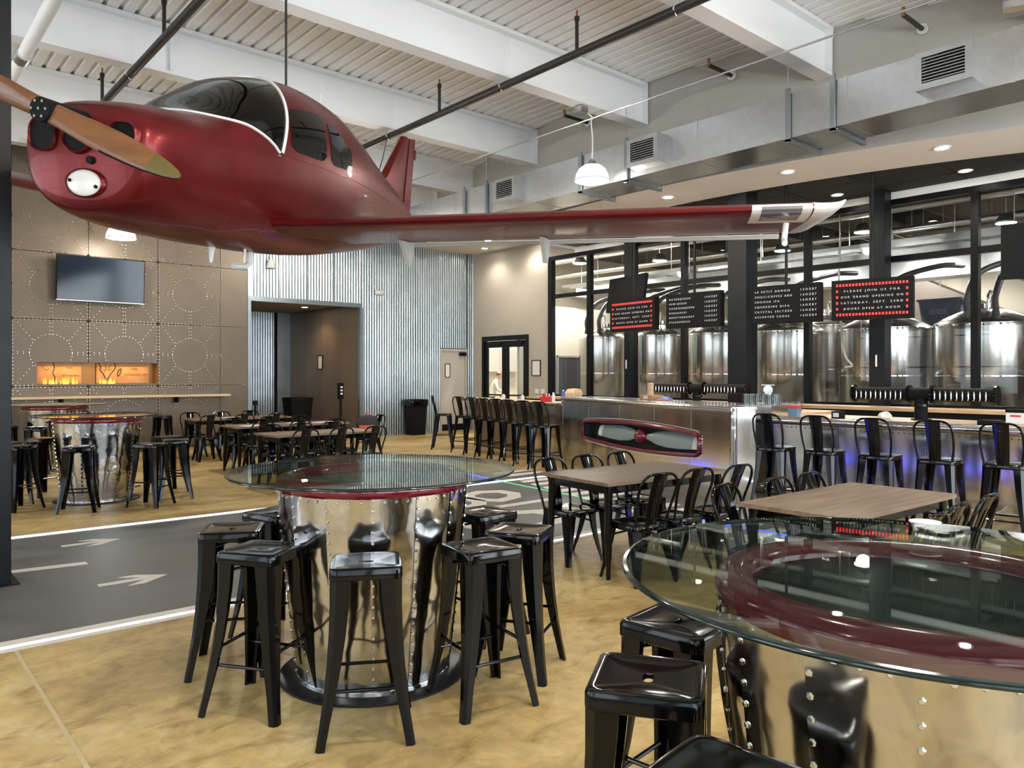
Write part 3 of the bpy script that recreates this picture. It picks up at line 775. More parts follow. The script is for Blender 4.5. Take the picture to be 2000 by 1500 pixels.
# nose openings
def nose_ring(y, z, rx, rz_, name, lipm, dark=True, x=.07, sq=2.6, depth=.0, label=None):
    n = 28
    def ring(kx, xx):
        out = []
        for k in range(n):
            a = 2 * pi * k / n
            out.append((xx, y + math.copysign(abs(cos(a)) ** (2 / sq), cos(a)) * rx * kx, z + math.copysign(abs(sin(a)) ** (2 / sq), sin(a)) * rz_ * kx))
        return out
    b = MB(); b.loft([ring(1.22, x + .05), ring(1.14, x - .012), ring(1.04, x - .022), ring(.97, x - .008)], cap0=False, cap1=False)
    o = pb(b, name, lipm, smooth=70, label=label)
    b = MB(); b.add(ring(1.0, x - .006), [tuple(range(n))]); pb(b, 'opening_shade', M['blackmat'], parent=o, smooth=None)  # flat black disc stands in for the shade inside the opening
    return o
nose_ring(-.30, -.085, .10, .10, 'air_intake', M['red'], x=.165); nose_ring(.31, -.07, .10, .085, 'air_intake', M['red'], x=.165)
nose_ring(-.02, -.08, .105, .105, 'spinner_opening', M['red'], sq=2.0, x=.150)
b = MB(); b.cyl((.145, .08, -.235), (.19, .08, -.235), .026, 14); pb(b, 'round_vent', M['blackmat'])
n = 28
def orng(k, x): return [(x + .09, .05 + .135 * k * cos(2 * pi * i / n), -.385 + .085 * k * sin(2 * pi * i / n)) for i in range(n)]
b = MB(); b.loft([orng(1.18, .12), orng(1.12, .055), orng(1.02, .045), orng(.98, .06)], cap0=False, cap1=False); ol = pb(b, 'landing_light', M['red'], smooth=70)
b = MB(); b.loft([orng(1.0, .10), orng(1.0, .058), orng(.8, .046)], cap0=False); pb(b, 'white_cover', M['whitepl'], parent=ol, smooth=40, label='white oval cover plate with chipped edge')
b = MB()
for (dy, dz) in ((-.1, .01), (.1, -.02)): b.cyl((.13, .05 + dy, -.385 + dz), (.14, .05 + dy, -.385 + dz), .012, 10)
pb(b, 'bolt_holes', M['blackmat'], parent=ol, kind='stuff')
# propeller
pr = Vector((0, .943, -.333)); pn = Vector((0, .333, .943))
def blade(sgn):
    d = pr * sgn; secs_ = []; tip_ = []
    prof_ = [(.0, .068, .055), (.06, .07, .052), (.15, .074, .044), (.3, .084, .034), (.5, .086, .026), (.65, .080, .020), (.78, .069, .016), (.9, .050, .011), (.97, .029, .007), (1.0, .011, .004)]
    def sec(t, ch, th):
        tw = radians(48 - 33 * min(1, t / .9)) if t > .12 else radians(48 * t / .12 * .5 + 24 * 0 + 10)
        tw = radians(20 + 20 * max(0, .6 - t))
        cd = pn * cos(tw) * sgn + Vector((1, 0, 0)) * sin(tw); td = pn * -sin(tw) * sgn + Vector((1, 0, 0)) * cos(tw)
        c = Vector((-.10, 0, 0)) + d * t
        return [c + cd * ch * cos(2 * pi * k / 14) + td * th * sin(2 * pi * k / 14) for k in range(14)]
    fine = []
    for i in range(len(prof_) - 1):
        for q in range(4):
            t = q / 4; a_, b_ = prof_[i], prof_[i + 1]
            fine.append(tuple(a_[k] + (b_[k] - a_[k]) * t for k in range(3)))
    fine.append(prof_[-1])
    w = [sec(*f) for f in fine if f[0] <= .791]; tp = [sec(*f) for f in fine if f[0] >= .77]
    b = MB(); b.loft(w); o = pb(b, 'propeller_blade', M['propwood'], smooth=60, label='varnished brown wooden propeller blade')
    b = MB(); b.loft(tp); pb(b, 'blade_tip', M['olive'], parent=o, smooth=60, label='olive yellow blade tip')
    # dark leading edge strip on the outer blade
    st_ = []
    for f in fine:
        if f[0] < .42: continue
        s1 = sec(f[0], f[1] * 1.02, f[2] * 1.15)
        idx = [6, 7, 8]
        st_.append([s1[k] for k in idx])
    b = MB(); b.loft(st_, closed=False); pb(b, 'leading_edge_strip', M['blackmat'], parent=o, smooth=60)
blade(1); blade(-1)
b = MB(); b.cyl((-.175, 0, 0), (.2, 0, 0), .074, 28); hb = pb(b, 'propeller_hub', M['blackmat'], smooth=40)
for k in range(7):
    a = 2 * pi * k / 6; rr = .052 if k < 6 else 0
    b = MB(); b.cyl((-.187, rr * cos(a), rr * sin(a)), (-.172, rr * cos(a), rr * sin(a)), .0095, 8); pb(b, 'hub_bolt', M['chrome'], parent=hb)
# wings
def airfoil(xle, ch, th, y, z, n=15):
    up, lo = [], []
    for i in range(n + 1):
        t = (1 - cos(pi * i / n)) / 2
        yt = th * 5 * (.2969 * sqrt(t) - .126 * t - .3516 * t * t + .2843 * t ** 3 - .1015 * t ** 4) * .5 * 2
        up.append((xle + ch * t, y, z + yt * ch * .55 + .012 * ch * sin(pi * t))); lo.append((xle + ch * t, y, z - yt * ch * .45 + .012 * ch * sin(pi * t)))
    return lo[::-1] + up[1:-1]
def wing(sg):
    zz = lambda y: -.41 + (y - .62) * .107
    ys = [.25, .5, .75, 1.2, 2, 3, 4, 4.76]
    rings = []
    for y in ys:
        f = max(0, (.9 - y) / .65)
        rings.append([(p[0], p[1] * sg, p[2]) for p in airfoil(1.80 - .12 * f, 1.62 + .15 * f, .175, y, zz(y))])
    b = MB(); b.loft(rings); o = pb(b, 'wing', M['red'], smooth=50)
    tip = []
    for (y, sc_, dx, th_) in ((4.76, 1.012, 0, 1.01), (4.83, 1.0, .005, .97), (4.89, .98, .02, .86), (4.94, .94, .06, .68), (4.98, .88, .12, .44), (5.0, .8, .2, .2)):
        tip.append([(p[0], p[1] * sg, p[2] + .135 * (1 - th_)) for p in airfoil(1.795 + dx, 1.63 * sc_, .175 * th_ / sc_, y, zz(4.76))])
    b = MB(); b.loft(tip); pb(b, 'wing_tip', M['whitepl'], parent=o, smooth=50, label='white upswept wing tip')
    # landing light window in the leading edge
    fr_, gl_ = MB(), MB()
    def le(y, k, off):
        a = airfoil(1.80 - off, 1.62 + off, .175 + off * .09, y, zz(y)); n_ = 15
        order = a[n_ - 6:n_ + 1] + a[n_ + 1:n_ + 6]
        q = order[k]; return (q[0], q[1] * sg, q[2])
    rows_ = [[le(4.33 + (.42) * i / 6, k, .006) for k in range(1, 9)] for i in range(7)]
    fr_.loft(rows_, closed=False); f_ = pb(fr_, 'landing_light_frame', M['white'], parent=o, smooth=60)
    rows_ = [[le(4.40 + (.28) * i / 6, k, .010) for k in range(2, 8)] for i in range(7)]
    gl_.loft(rows_, closed=False); pb(gl_, 'landing_light_lens', mat('wing_lamp_lens', (.25, .25, .27), .1, .6), parent=o, smooth=60)
    b = MB(); y0, y1 = 1.0, 4.7
    b.loft([[(3.42, y0 * sg, zz(y0) - .02), (3.46, y0 * sg, zz(y0) - .005), (3.46, y0 * sg, zz(y0) - .05), (3.42, y0 * sg, zz(y0) - .05)], [(3.42, y1 * sg, zz(y1) - .02), (3.46, y1 * sg, zz(y1) - .005), (3.46, y1 * sg, zz(y1) - .05), (3.42, y1 * sg, zz(y1) - .05)]])
    pb(b, 'flap_edge', M['white'], parent=o, smooth=None)
    for y in (1.15, 2.55):
        b = MB(); z_ = zz(y) - .03
        b.add([(2.95, (y - .02) * sg, z_), (3.3, (y - .02) * sg, z_), (3.3, (y - .02) * sg, z_ - .22), (3.22, (y - .02) * sg, z_ - .22), (2.95, (y + .02) * sg, z_), (3.3, (y + .02) * sg, z_), (3.3, (y + .02) * sg, z_ - .22), (3.22, (y + .02) * sg, z_ - .22)],
              [(0, 1, 2, 3), (4, 5, 6, 7), (0, 1, 5, 4), (1, 2, 6, 5), (2, 3, 7, 6), (3, 0, 4, 7)])
        pb(b, 'hinge_bracket', M['white'], parent=o, smooth=None)
    b = MB(); b.tube([(2.0, 4.6 * sg, zz(4.6) - .08), (1.98, 4.6 * sg, zz(4.6) - .2), (1.9, 4.6 * sg, zz(4.6) - .24)], .022, 8); pb(b, 'pitot_mast', M['white'], parent=o)
wing(1); wing(-1)
# tail fin and stabiliser root
def finsec(z, x0, x1, th):
    return [(x0, 0, z), (x0 + (x1 - x0) * .12, th, z), (x0 + (x1 - x0) * .4, th * 1.2, z), (x1, .012, z), (x1, -.012, z), (x0 + (x1 - x0) * .4, -th * 1.2, z), (x0 + (x1 - x0) * .12, -th, z)]
b = MB(); b.loft([finsec(.30, 4.35, 5.80, .07), finsec(.47, 4.88, 5.80, .06), finsec(.6, 5.05, 5.80, .055), finsec(1.15, 5.55, 5.82, .035), finsec(1.17, 5.6, 5.82, .03)]); fn = pb(b, 'tail_fin', M['red'], smooth=30)
b = MB(); b.loft([[(5.82, .02, .05), (6.10, .008, .05), (6.10, -.008, .05), (5.82, -.02, .05)], [(5.83, .02, 1.18), (6.06, .008, 1.22), (6.06, -.008, 1.22), (5.83, -.02, 1.18)]]); pb(b, 'rudder', M['red'], smooth=None)
b = MB(); b.bx(6.06, 6.11, -.02, .02, .95, 1.08); pb(b, 'rudder_horn', M['red'], parent=fn, smooth=None)
# underside fittings
b = MB(); b.tube([(1.55, .05, -.665), (1.55, .05, -.80)], [.03, .012], 8); pb(b, 'drain_fin', M['white'])
b = MB(); b.tube([(2.05, .10, -.66), (2.05, .10, -.76), (2.0, .09, -.80), (1.86, .06, -.805)], .026, 8); pb(b, 'tail_skid_tube', M['white'], label='white bent step tube under the cabin')
b = MB(); b.tube([(1.8, .2, -.65), (1.8, .2, -.77)], .01, 6); pb(b, 'antenna_stub', M['white'])
b = MB(); b.tube([(3.3, 0, .84), (3.32, 0, 1.15)], .004, 5); pb(b, 'whip_antenna', M['galv'])
b = MB(); b.cyl((.3, .05, -.6), (.3, .05, -.6), .01, 6)
# crew-like cabin contents: two seats behind the glass
for sy in (-.26, .26):
    b = MB(); b.loft([[(x, sy + dx, z) for (x, dx, z) in ((2.25, -.2, zc), (2.25, .2, zc), (2.37, .2, zc), (2.37, -.2, zc))] for zc in (-.3, .0, .25)]); b.loft([[(x, sy + dx, z) for (x, dx, z) in ((1.85, -.2, zc), (1.85, .2, zc), (2.35, .2, zc), (2.35, -.2, zc))] for zc in (-.4, -.25)])
    pb(b, 'cabin_seat', mat('tan_seat', (.3, .24, .18), .7), smooth=None)
b = MB(); b.bx(1.28, 1.42, -.48, .48, -.05, .26); pb(b, 'instrument_panel', M['blackmat'], smooth=None)

# suspension rods
def rod(pb_, lab):
    w_ = mw @ Vector((pb_[0], -pb_[1], pb_[2]))
    t = thing('suspension_rod', lab, 'rod', (w_.x, w_.y, w_.z))
    MB().cyl((0, 0, -.05), (0, 0, 6.47 - w_.z), .012, 8).build('rod', M['pipe'], t, smooth=50)
    MB().cyl((0, 0, 6.3 - w_.z), (0, 0, 6.42 - w_.z), .03, 8).build('turnbuckle', M['galv'], t, smooth=50)
rod((2.62, 0.0, .88), 'black suspension rod fixed to the airplane cabin roof')
w_ = mw @ Vector((4.9, 0, .5))
tag(MB().tube([w_, w_.lerp(Vector((7.02, 11.36, 5.66)), .5) + Vector((0, 0, -.04)), (7.02, 11.36, 5.645)], .008, 6).build('tail_cable', M['pipe']), 'thin cable tying the airplane tail to the sprinkler main', 'cable')
# ------------------------------------------------------------------ seating
def leg_mb(top, bot, w0, w1, sx, sy, bend=.02):
    """tapered channel leg: outer corner follows the line top->bot, flaring at the foot"""
    rings = []
    for k in range(7):
        t = k / 6
        c = Vector(top).lerp(Vector(bot), t)
        fl = bend * (t ** 3 - t)
        c.x += sx * fl * .0 - sx * bend * 4 * t * (1 - t) * .35; c.y -= sy * bend * 4 * t * (1 - t) * .35
        w = w0 + (w1 - w0) * min(1, t * 1.12); ch = w * .32
        # section in the quadrant inward of the outer corner
        pts = [(0, -ch), (0, -w), (-w * .3, -w), (-w * .3, -w * .3), (-w, -w * .3), (-w, 0), (-ch, 0)]
        rings.append([Vector((c.x + p[0] * sx, c.y + p[1] * sy, c.z)) for p in pts])
    b = MB(); b.loft(rings)
    z = rings[-1]
    return b

def seat_mb(h, z, skirt, r, slot):
    n = 4
    rings = [rrect(h - .004, h - .004, r, z - skirt, n), rrect(h, h, r, z - skirt + .004, n), rrect(h, h, r, z - .014, n), rrect(h - .004, h - .004, r, z - .004, n), rrect(h - .014, h - .014, r * .9, z, n), rrect(h - .03, h - .03, r * .8, z - .003, n), rrect(h * .55, h * .55, r * .8, z - .008, n)]
    if slot:
        rings += [rrect(.034, .015, .0149, z - .009, n), rrect(.031, .012, .0119, z - .016, n), rrect(.031, .012, .0119, z - .024, n)]
        b = MB(); b.loft(rings, cap0=False, cap1=False)
    else:
        rings += [rrect(.02, .02, .019, z - .010, n)]
        b = MB(); b.loft(rings, cap0=False, cap1=True)
    # underside
    b.loft([rrect(h - .008, h - .008, r, z - skirt, n), rrect(h - .012, h - .012, r, z - .022, n), rrect(.04, .02, .015, z - .026, n)], cap0=False, cap1=False)
    return b

def stool_meshes():
    P = []
    P.append(('seat', seat_mb(.158, .762, .055, .035, True).mesh('stool_seat', M['black'], 35)))
    for sx in (1, -1):
        for sy in (1, -1):
            P.append(('leg', leg_mb((.156 * sx, .156 * sy, .715), (.212 * sx, .212 * sy, 0), .094, .040, sx, sy, .05).mesh('stool_leg', M['black'], 30)))
    for (z, r, ax_) in ((.235, .160, 'x'), (.30, .156, 'y')):
        for s in (1, -1):
            a = (-r, s * r, z) if ax_ == 'x' else (s * r, -r, z); c = (r, s * r, z) if ax_ == 'x' else (s * r, r, z)
            P.append(('stretcher', MB().cyl(a, c, .0085, 8).mesh('stool_stretcher', M['black'], 40)))
    b = MB(); b.tube([(-.14, -.14, .66), (0, 0, .69), (.14, .14, .66)], .007, 6); P.append(('under_brace', b.mesh('stool_brace', M['black'], 40)))
    b = MB(); b.tube([(.14, -.14, .66), (0, 0, .69), (-.14, .14, .66)], .007, 6); P.append(('under_brace', b.mesh('stool_brace', M['black'], 40)))
    return P

def back_parts(zs, hgt, wtop, rake):
    zt = zs + hgt
    hp = [(-.150, -.150, zs - .03), (-.172, -.150 - rake * .30, zs + hgt * .30), (-wtop, -.150 - rake * .62, zs + hgt * .62), (-wtop * .93, -.150 - rake * .85, zs + hgt * .85), (-wtop * .62, -.150 - rake * .97, zs + hgt * .98), (0, -.150 - rake, zt)]
    hp = hp + [(-p[0], p[1], p[2]) for p in hp[-2::-1]]
    hoop = MB().tube(catmull(hp, 5), .0115, 8)
    sp = []
    for k in range(9):
        t = k / 8; z = zs - .035 + (hgt + .03) * t; y = -.158 - rake * (t ** 1.15) + .012 * sin(pi * t); w = .052 + .018 * t
        sp.append([(-w, y + .010, z), (-w * .5, y - .002, z), (0, y - .005, z), (w * .5, y - .002, z), (w, y + .010, z), (w, y + .004, z), (w * .5, y - .008, z), (0, y - .011, z), (-w * .5, y - .008, z), (-w, y + .004, z)])
    splat = MB().loft(sp)
    em = []
    for (x, t) in ((-.028, .18), (-.030, .5), (-.032, .78), (-.018, .84), (.018, .84), (.032, .78), (.030, .5), (.028, .18)):
        em.append((x, -.158 - rake * (t ** 1.15) + .012 * sin(pi * t) - .010, zs - .035 + (hgt + .03) * t))
    emb = MB().tube(em, .0035, 5, closed=True)
    return hoop, splat, emb

def chair_meshes(zs, hgt, foot, rake, bar):
    P = [('seat', seat_mb(.178, zs + .002, .05, .055, False).mesh('chair_seat', M['black'], 35))]
    for sx in (1, -1):
        for sy in (1, -1):
            P.append(('leg', leg_mb((.172 * sx, .172 * sy, zs - .035), (foot * sx, (foot + (.03 if sy < 0 else 0)) * sy, 0), .088 if not bar else .088, .036, sx, sy, .03).mesh('chair_leg', M['black'], 30)))
    h, s, e = back_parts(zs, hgt, .190 if not bar else .175, .13 if not bar else .10)
    P.append(('back_hoop', h.mesh('chair_hoop', M['black'], 45)))
    P.append(('back_splat', s.mesh('chair_splat', M['black'], 35), ('embossed_line', e.mesh('chair_emboss', M['black'], 45))))
    if bar:
        for (z, r, ax_) in ((.23, .182, 'x'), (.30, .178, 'y')):
            for q in (1, -1):
                a = (-r, q * r, z) if ax_ == 'x' else (q * r, -r, z); c = (r, q * r, z) if ax_ == 'x' else (q * r, r, z)
                P.append(('stretcher', MB().cyl(a, c, .0085, 8).mesh('chair_stretcher', M['black'], 40)))
    else:
        for q in (1, -1):
            P.append(('under_brace', MB().tube([(-.16 * q, -.16, zs - .12), (0, 0, zs - .06), (.16 * q, .16, zs - .12)], .008, 6).mesh('chair_brace', M['black'], 40)))
    return P

PROTO = {'stool': stool_meshes(), 'chair': chair_meshes(.45, .40, .215, .13, False), 'barchair': chair_meshes(.762, .385, .225, .10, True)}
NAMES = {'stool': ('bar_stool', 'stool'), 'chair': ('dining_chair', 'chair'), 'barchair': ('bar_chair', 'bar chair')}
def seatobj(kind, x, y, rz, label, group):
    nm, cat = NAMES[kind]
    t = thing(nm, label, cat, (x, y, 0), rz, group)
    for p in PROTO[kind]:
        o = place(p[1], p[0], t)
        if len(p) > 2: place(p[2][1], p[2][0], o)
    return t

# ------------------------------------------------------------------ glass topped drum tables
NP = 14
def drum_table_meshes():
    P = []
    zt = 1.005
    prof = [(.405 + .10 * (k / 8) ** .85, .03 + (zt - .03) * k / 8) for k in range(9)]
    P.append(('base_plate', MB().lathe([(.0, 0), (.50, 0), (.50, .010), (.495, .014), (0, .014)], 64).mesh('drum_base', mat('dark_steel_base', (.05, .05, .055), .3, .8), 40), None))
    b = MB().lathe([(.412, .014), (.411, .032), (.40, .032)], 56); P.append(('foot_ring', b.mesh('drum_foot', M['aluB'], 40), None))
    panels = []
    for k in range(NP):
        a0 = 2 * pi * k / NP + .002; a1 = 2 * pi * (k + 1) / NP + .015
        off = [(r + .0025 * ((j % 2) == 5), z) for j, (r, z) in enumerate(prof)]
        m = 6; V = []; Fc = []
        for (r, z) in off:
            for q in range(m + 1):
                t = q / m; a = a0 + (a1 - a0) * t
                rr = r + .004 * (1 - t) - .006 * sin(pi * t) * sin(pi * min(1, z))
                V.append((rr * cos(a), rr * sin(a), z))
        for i in range(len(off) - 1):
            for q in range(m): Fc.append((i * (m + 1) + q, i * (m + 1) + q + 1, (i + 1) * (m + 1) + q + 1, (i + 1) * (m + 1) + q))
        panels.append(MB().add(V, Fc).mesh('drum_panel', M['alu'], 60))
    rv = MB()
    for k in range(NP):
        a = 2 * pi * k / NP + .022
        for j in range(19):
            z = .05 + j * .0525; t = (z - .03) / (zt - .03); r = .405 + .10 * t ** .85 + .004
            rv.rivet((r * cos(a), r * sin(a), z), (cos(a), sin(a), 0), .0095)
        for j in range(1, 4):
            aa = 2 * pi * (k + j / 4) / NP + .022; r = .505
            rv.rivet((r * cos(aa), r * sin(aa), .985), (cos(aa), sin(aa), 0), .0085)
    P.append(('rivets', rv.mesh('drum_rivets', M['rivet'], None), 'stuff'))
    P.append(('red_ring', MB().lathe([(.405, .99), (.408, 1.03), (.418, 1.058), (.445, 1.073), (.475, 1.0745), (.503, 1.062), (.515, 1.037), (.512, 1.005), (.50, .995)], 72).mesh('drum_ring', M['redring'], 60), None))
    P.append(('inner_tray', MB().lathe([(0, 1.03), (.407, 1.03)], 48).mesh('drum_tray', mat('dark_teal_tray', (.012, .02, .022), .3), 40), None))
    b = MB(); R = .765; n = 96
    b.lathe([(0, 1.090), (R - .012, 1.090)], n, mi=0); b.lathe([(R - .012, 1.090), (R - .003, 1.0885), (R, 1.084), (R, 1.081), (R - .004, 1.0765), (R - .012, 1.0755)], n, mi=1, capends=False); b.lathe([(R - .012, 1.0755), (0, 1.0755)], n, mi=0, capends=False)
    P.append(('glass_top', b.mesh('drum_glass', [M['tabletop'], M['rim']], 40), None))
    return P, panels
DT, DPAN = drum_table_meshes()
def drum_table(x, y, rz, label):
    t = thing('drum_table', label, 'table', (x, y, 0), rz, 'glass topped riveted drum tables')
    for nm, me, kd in DT: place(me, nm, t, kind=kd)
    for me in DPAN: place(me, 'drum_panel', t)
    return t
TC = (2.165, 3.63); TR = (2.10, 0.80); TL = (2.42, 10.9); TF = (2.72, 15.2)
drum_table(*TC, .1, 'riveted aluminium drum table with round glass top, centre of the room')
drum_table(*TR, .35, 'riveted drum table with large glass top cut by the lower right corner')
drum_table(*TL, .5, 'riveted drum table with glass top beyond the runway at left')
drum_table(*TF, .2, 'farthest riveted drum table, in front of the fireplace niche wall')

def around(c, a, r): return c[0] + r * cos(a), c[1] + r * sin(a)
G1 = 'stools around the drum tables'
def ring_stool(c, x, y, lab, extra=0.0):
    seatobj('stool', x, y, atan2(c[1] - y, c[0] - x) - pi / 2 + extra, lab, G1)
for (x, y, e, lab) in ((1.775, 3.045, .05, 'black stool directly in front of the centre drum table'), (1.52, 3.60, .55, 'black stool left front of the centre drum table'), (1.60, 4.18, .25, 'outermost left black stool of the centre drum table'),
                    (2.00, 4.50, 0.1, 'black stool half hidden behind the left of the centre drum table'), (2.36, 2.94, -.45, 'black stool right front of the centre drum table'), (2.77, 3.12, -.35, 'outermost right black stool of the centre drum table'),
                    (2.97, 3.68, 0, 'black stool peeking out behind the right of the centre drum table')):
    ring_stool(TC, x, y, lab, e)
for (x, y, e, lab) in ((2.16, 1.60, .2, 'black stool partly beneath the glass of the lower right drum table'), (1.69, 1.36, -.05, 'black stool with slotted seat at the left of the lower right drum table'), (1.38, .90, .25, 'nearest black stool, cropped by the bottom edge of the photo')):
    ring_stool(TR, x, y, lab, e)
for (x, y, e, lab) in ((2.05, 10.12, .1, 'black stool in front of the left drum table beyond the runway'), (2.80, 9.95, .35, 'front stool of the trio right of the left drum table'), (3.22, 10.35, .3, 'outer stool of the trio right of the left drum table'), (3.30, 10.95, .1, 'rear stool of the trio right of the left drum table'),
                    (1.52, 10.70, .3, 'black stool between the left column and the left drum table, nearer one'), (1.62, 11.25, 0, 'black stool between the left column and the left drum table, farther one'), (1.95, 11.75, 0, 'black stool behind the left drum table near its left rim')):
    ring_stool(TL, x, y, lab, e)
for (x, y, e, lab) in ((4.9, 16.6, .4, 'black stool under the pine ledge right of the left drum table'), (1.95, 15.0, 0, 'black stool left of the farthest drum table'), (2.3, 14.35, .2, 'black stool in front of the farthest drum table')):
    ring_stool(TF, x, y, lab, e)

# ------------------------------------------------------------------ wooden tables and chairs
def wood_table(x, y, rz, L, Wd, label):
    t = thing('dining_table', label, 'table', (x, y, 0), rz, 'walnut topped dining tables')
    MB().bx(-L / 2, L / 2, -Wd / 2, Wd / 2, .735, .762).build('tabletop', M['wood'], t)
    i = .075
    for (a, b_, c, d) in ((-L / 2 + i, L / 2 - i, -Wd / 2 + i - .012, -Wd / 2 + i + .012), (-L / 2 + i, L / 2 - i, Wd / 2 - i - .012, Wd / 2 - i + .012), (-L / 2 + i - .012, -L / 2 + i + .012, -Wd / 2 + i, Wd / 2 - i), (L / 2 - i - .012, L / 2 - i + .012, -Wd / 2 + i, Wd / 2 - i)):
        MB().bx(a, b_, c, d, .665, .735).build('apron', M['black'], t)
    for sx in (1, -1):
        for sy in (1, -1):
            b = MB(); a = Vector((sx * (L / 2 - .075), sy * (Wd / 2 - .075), .735)); c = Vector((sx * (L / 2 - .055), sy * (Wd / 2 - .055), 0))
            b.tube([a, a.lerp(c, .12), a.lerp(c, .13), a.lerp(c, .78), a.lerp(c, .80), a.lerp(c, 1.0)], [.036, .036, .033, .027, .021, .017], 14); b.build('leg', M['black'], t, smooth=40)
    return t
wood_table(5.18, 4.30, radians(-5), 1.46, .84, 'walnut topped table in front of the propeller panel of the bar')
wood_table(5.15, 2.40, radians(-2), 1.50, .76, 'walnut topped table right behind the lower right glass drum table')
wood_table(5.22, 10.35, 0, 1.62, .76, 'walnut topped table just behind the centre drum table')
wood_table(5.68, 12.42, 0, 2.0, .76, 'walnut topped table with a paper menu, middle of the three far tables')
wood_table(5.80, 14.9, 0, 1.9, .76, 'farthest walnut topped table, beside the riveted wall')
G2 = 'black metal chairs at the walnut tables'
def ch(x, y, face, lab): seatobj('chair', x, y, face, lab, G2)
# face: 0 looks towards +y, pi looks towards -y
ch(4.72, 4.66, pi - .05, 'black metal chair at far left corner of the table before the bar panel')
ch(5.16, 4.63, pi - .08, 'black metal chair, far side middle, table before the bar panel')
ch(5.64, 4.62, pi, 'black metal chair, far side right, table before the bar panel')
ch(4.68, 3.88, -.15, 'black metal chair, near side left, table before the bar panel')
ch(5.14, 3.87, -.12, 'black metal chair, near side middle, table before the bar panel')
ch(5.60, 3.80, -.08, 'black metal chair, near side right, table before the bar panel')
ch(4.53, 2.70, pi + .1, 'black metal chair at far left corner of the table behind the lower right glass')
ch(5.08, 2.64, pi, 'black metal chair, far side middle, table behind the lower right glass')
ch(5.52, 2.62, pi, 'black metal chair, far side right, table behind the lower right glass')
ch(4.40, 1.86, 0, 'black metal chair, near side left, table behind the lower right glass')
ch(4.86, 1.90, 0, 'black metal chair, near side middle, table behind the lower right glass')
ch(5.36, 1.90, 0, 'black metal chair, near side right, table behind the lower right glass')
for k, (tx, ty, nm, n_, x0_, dx) in enumerate(((5.22, 10.35, 'table just behind the centre drum table', 3, 4.72, .53), (5.68, 12.42, 'middle far table with the paper menu', 3, 5.0, .62), (5.80, 14.9, 'farthest table beside the riveted wall', 3, 5.05, .62))):
    for q in range(n_):
        w_ = ('left', 'middle', 'right')[q]
        ch(x0_ + q * dx, ty - .42, 0.05 * (q - 1), 'black metal chair, near side %s, %s' % (w_, nm))
        ch(x0_ + q * dx + .05, ty + .42, pi + .06 * (q - 1), 'black metal chair, far side %s, %s' % (w_, nm))

ch(7.25, 12.38, pi / 2, 'black metal chair holding the orange backpack at the end of a far table')
G3 = 'black metal bar chairs with backs'
for (x, y, lab) in ((8.22, 4.72, 'bar chair nearest the riveted corner, leftmost of the right bar row'), (8.24, 4.14, 'second bar chair from the riveted corner, right bar row'), (8.22, 3.52, 'middle bar chair of the right bar row'), (8.26, 2.95, 'fourth bar chair from the riveted corner, right bar row'), (8.32, 2.38, 'rightmost bar chair with back, at the right edge')):
    seatobj('barchair', x, y, -pi / 2 + .06, lab, G3)
for q, (x, y, lab) in enumerate(((9.67, 12.55, 'bar chair nearest the service door end of the left bar'), (9.53, 11.95, 'second bar chair from the rounded end of the left bar'), (9.42, 11.45, 'third bar chair from the rounded end of the left bar'), (9.36, 11.0, 'fourth bar chair from the rounded end of the left bar'), (9.20, 10.46, 'fifth bar chair from the rounded end of the left bar'), (9.04, 9.88, 'sixth bar chair from the rounded end of the left bar'), (8.88, 9.32, 'last bar chair of the left bar, beside the propeller panel'))):
    seatobj('barchair', x, y, -pi / 2 + .2, lab, G3)
seatobj('barchair', 9.74, 13.45, -pi / 2 - .72, 'lone bar chair standing apart before the grey service door', G3)
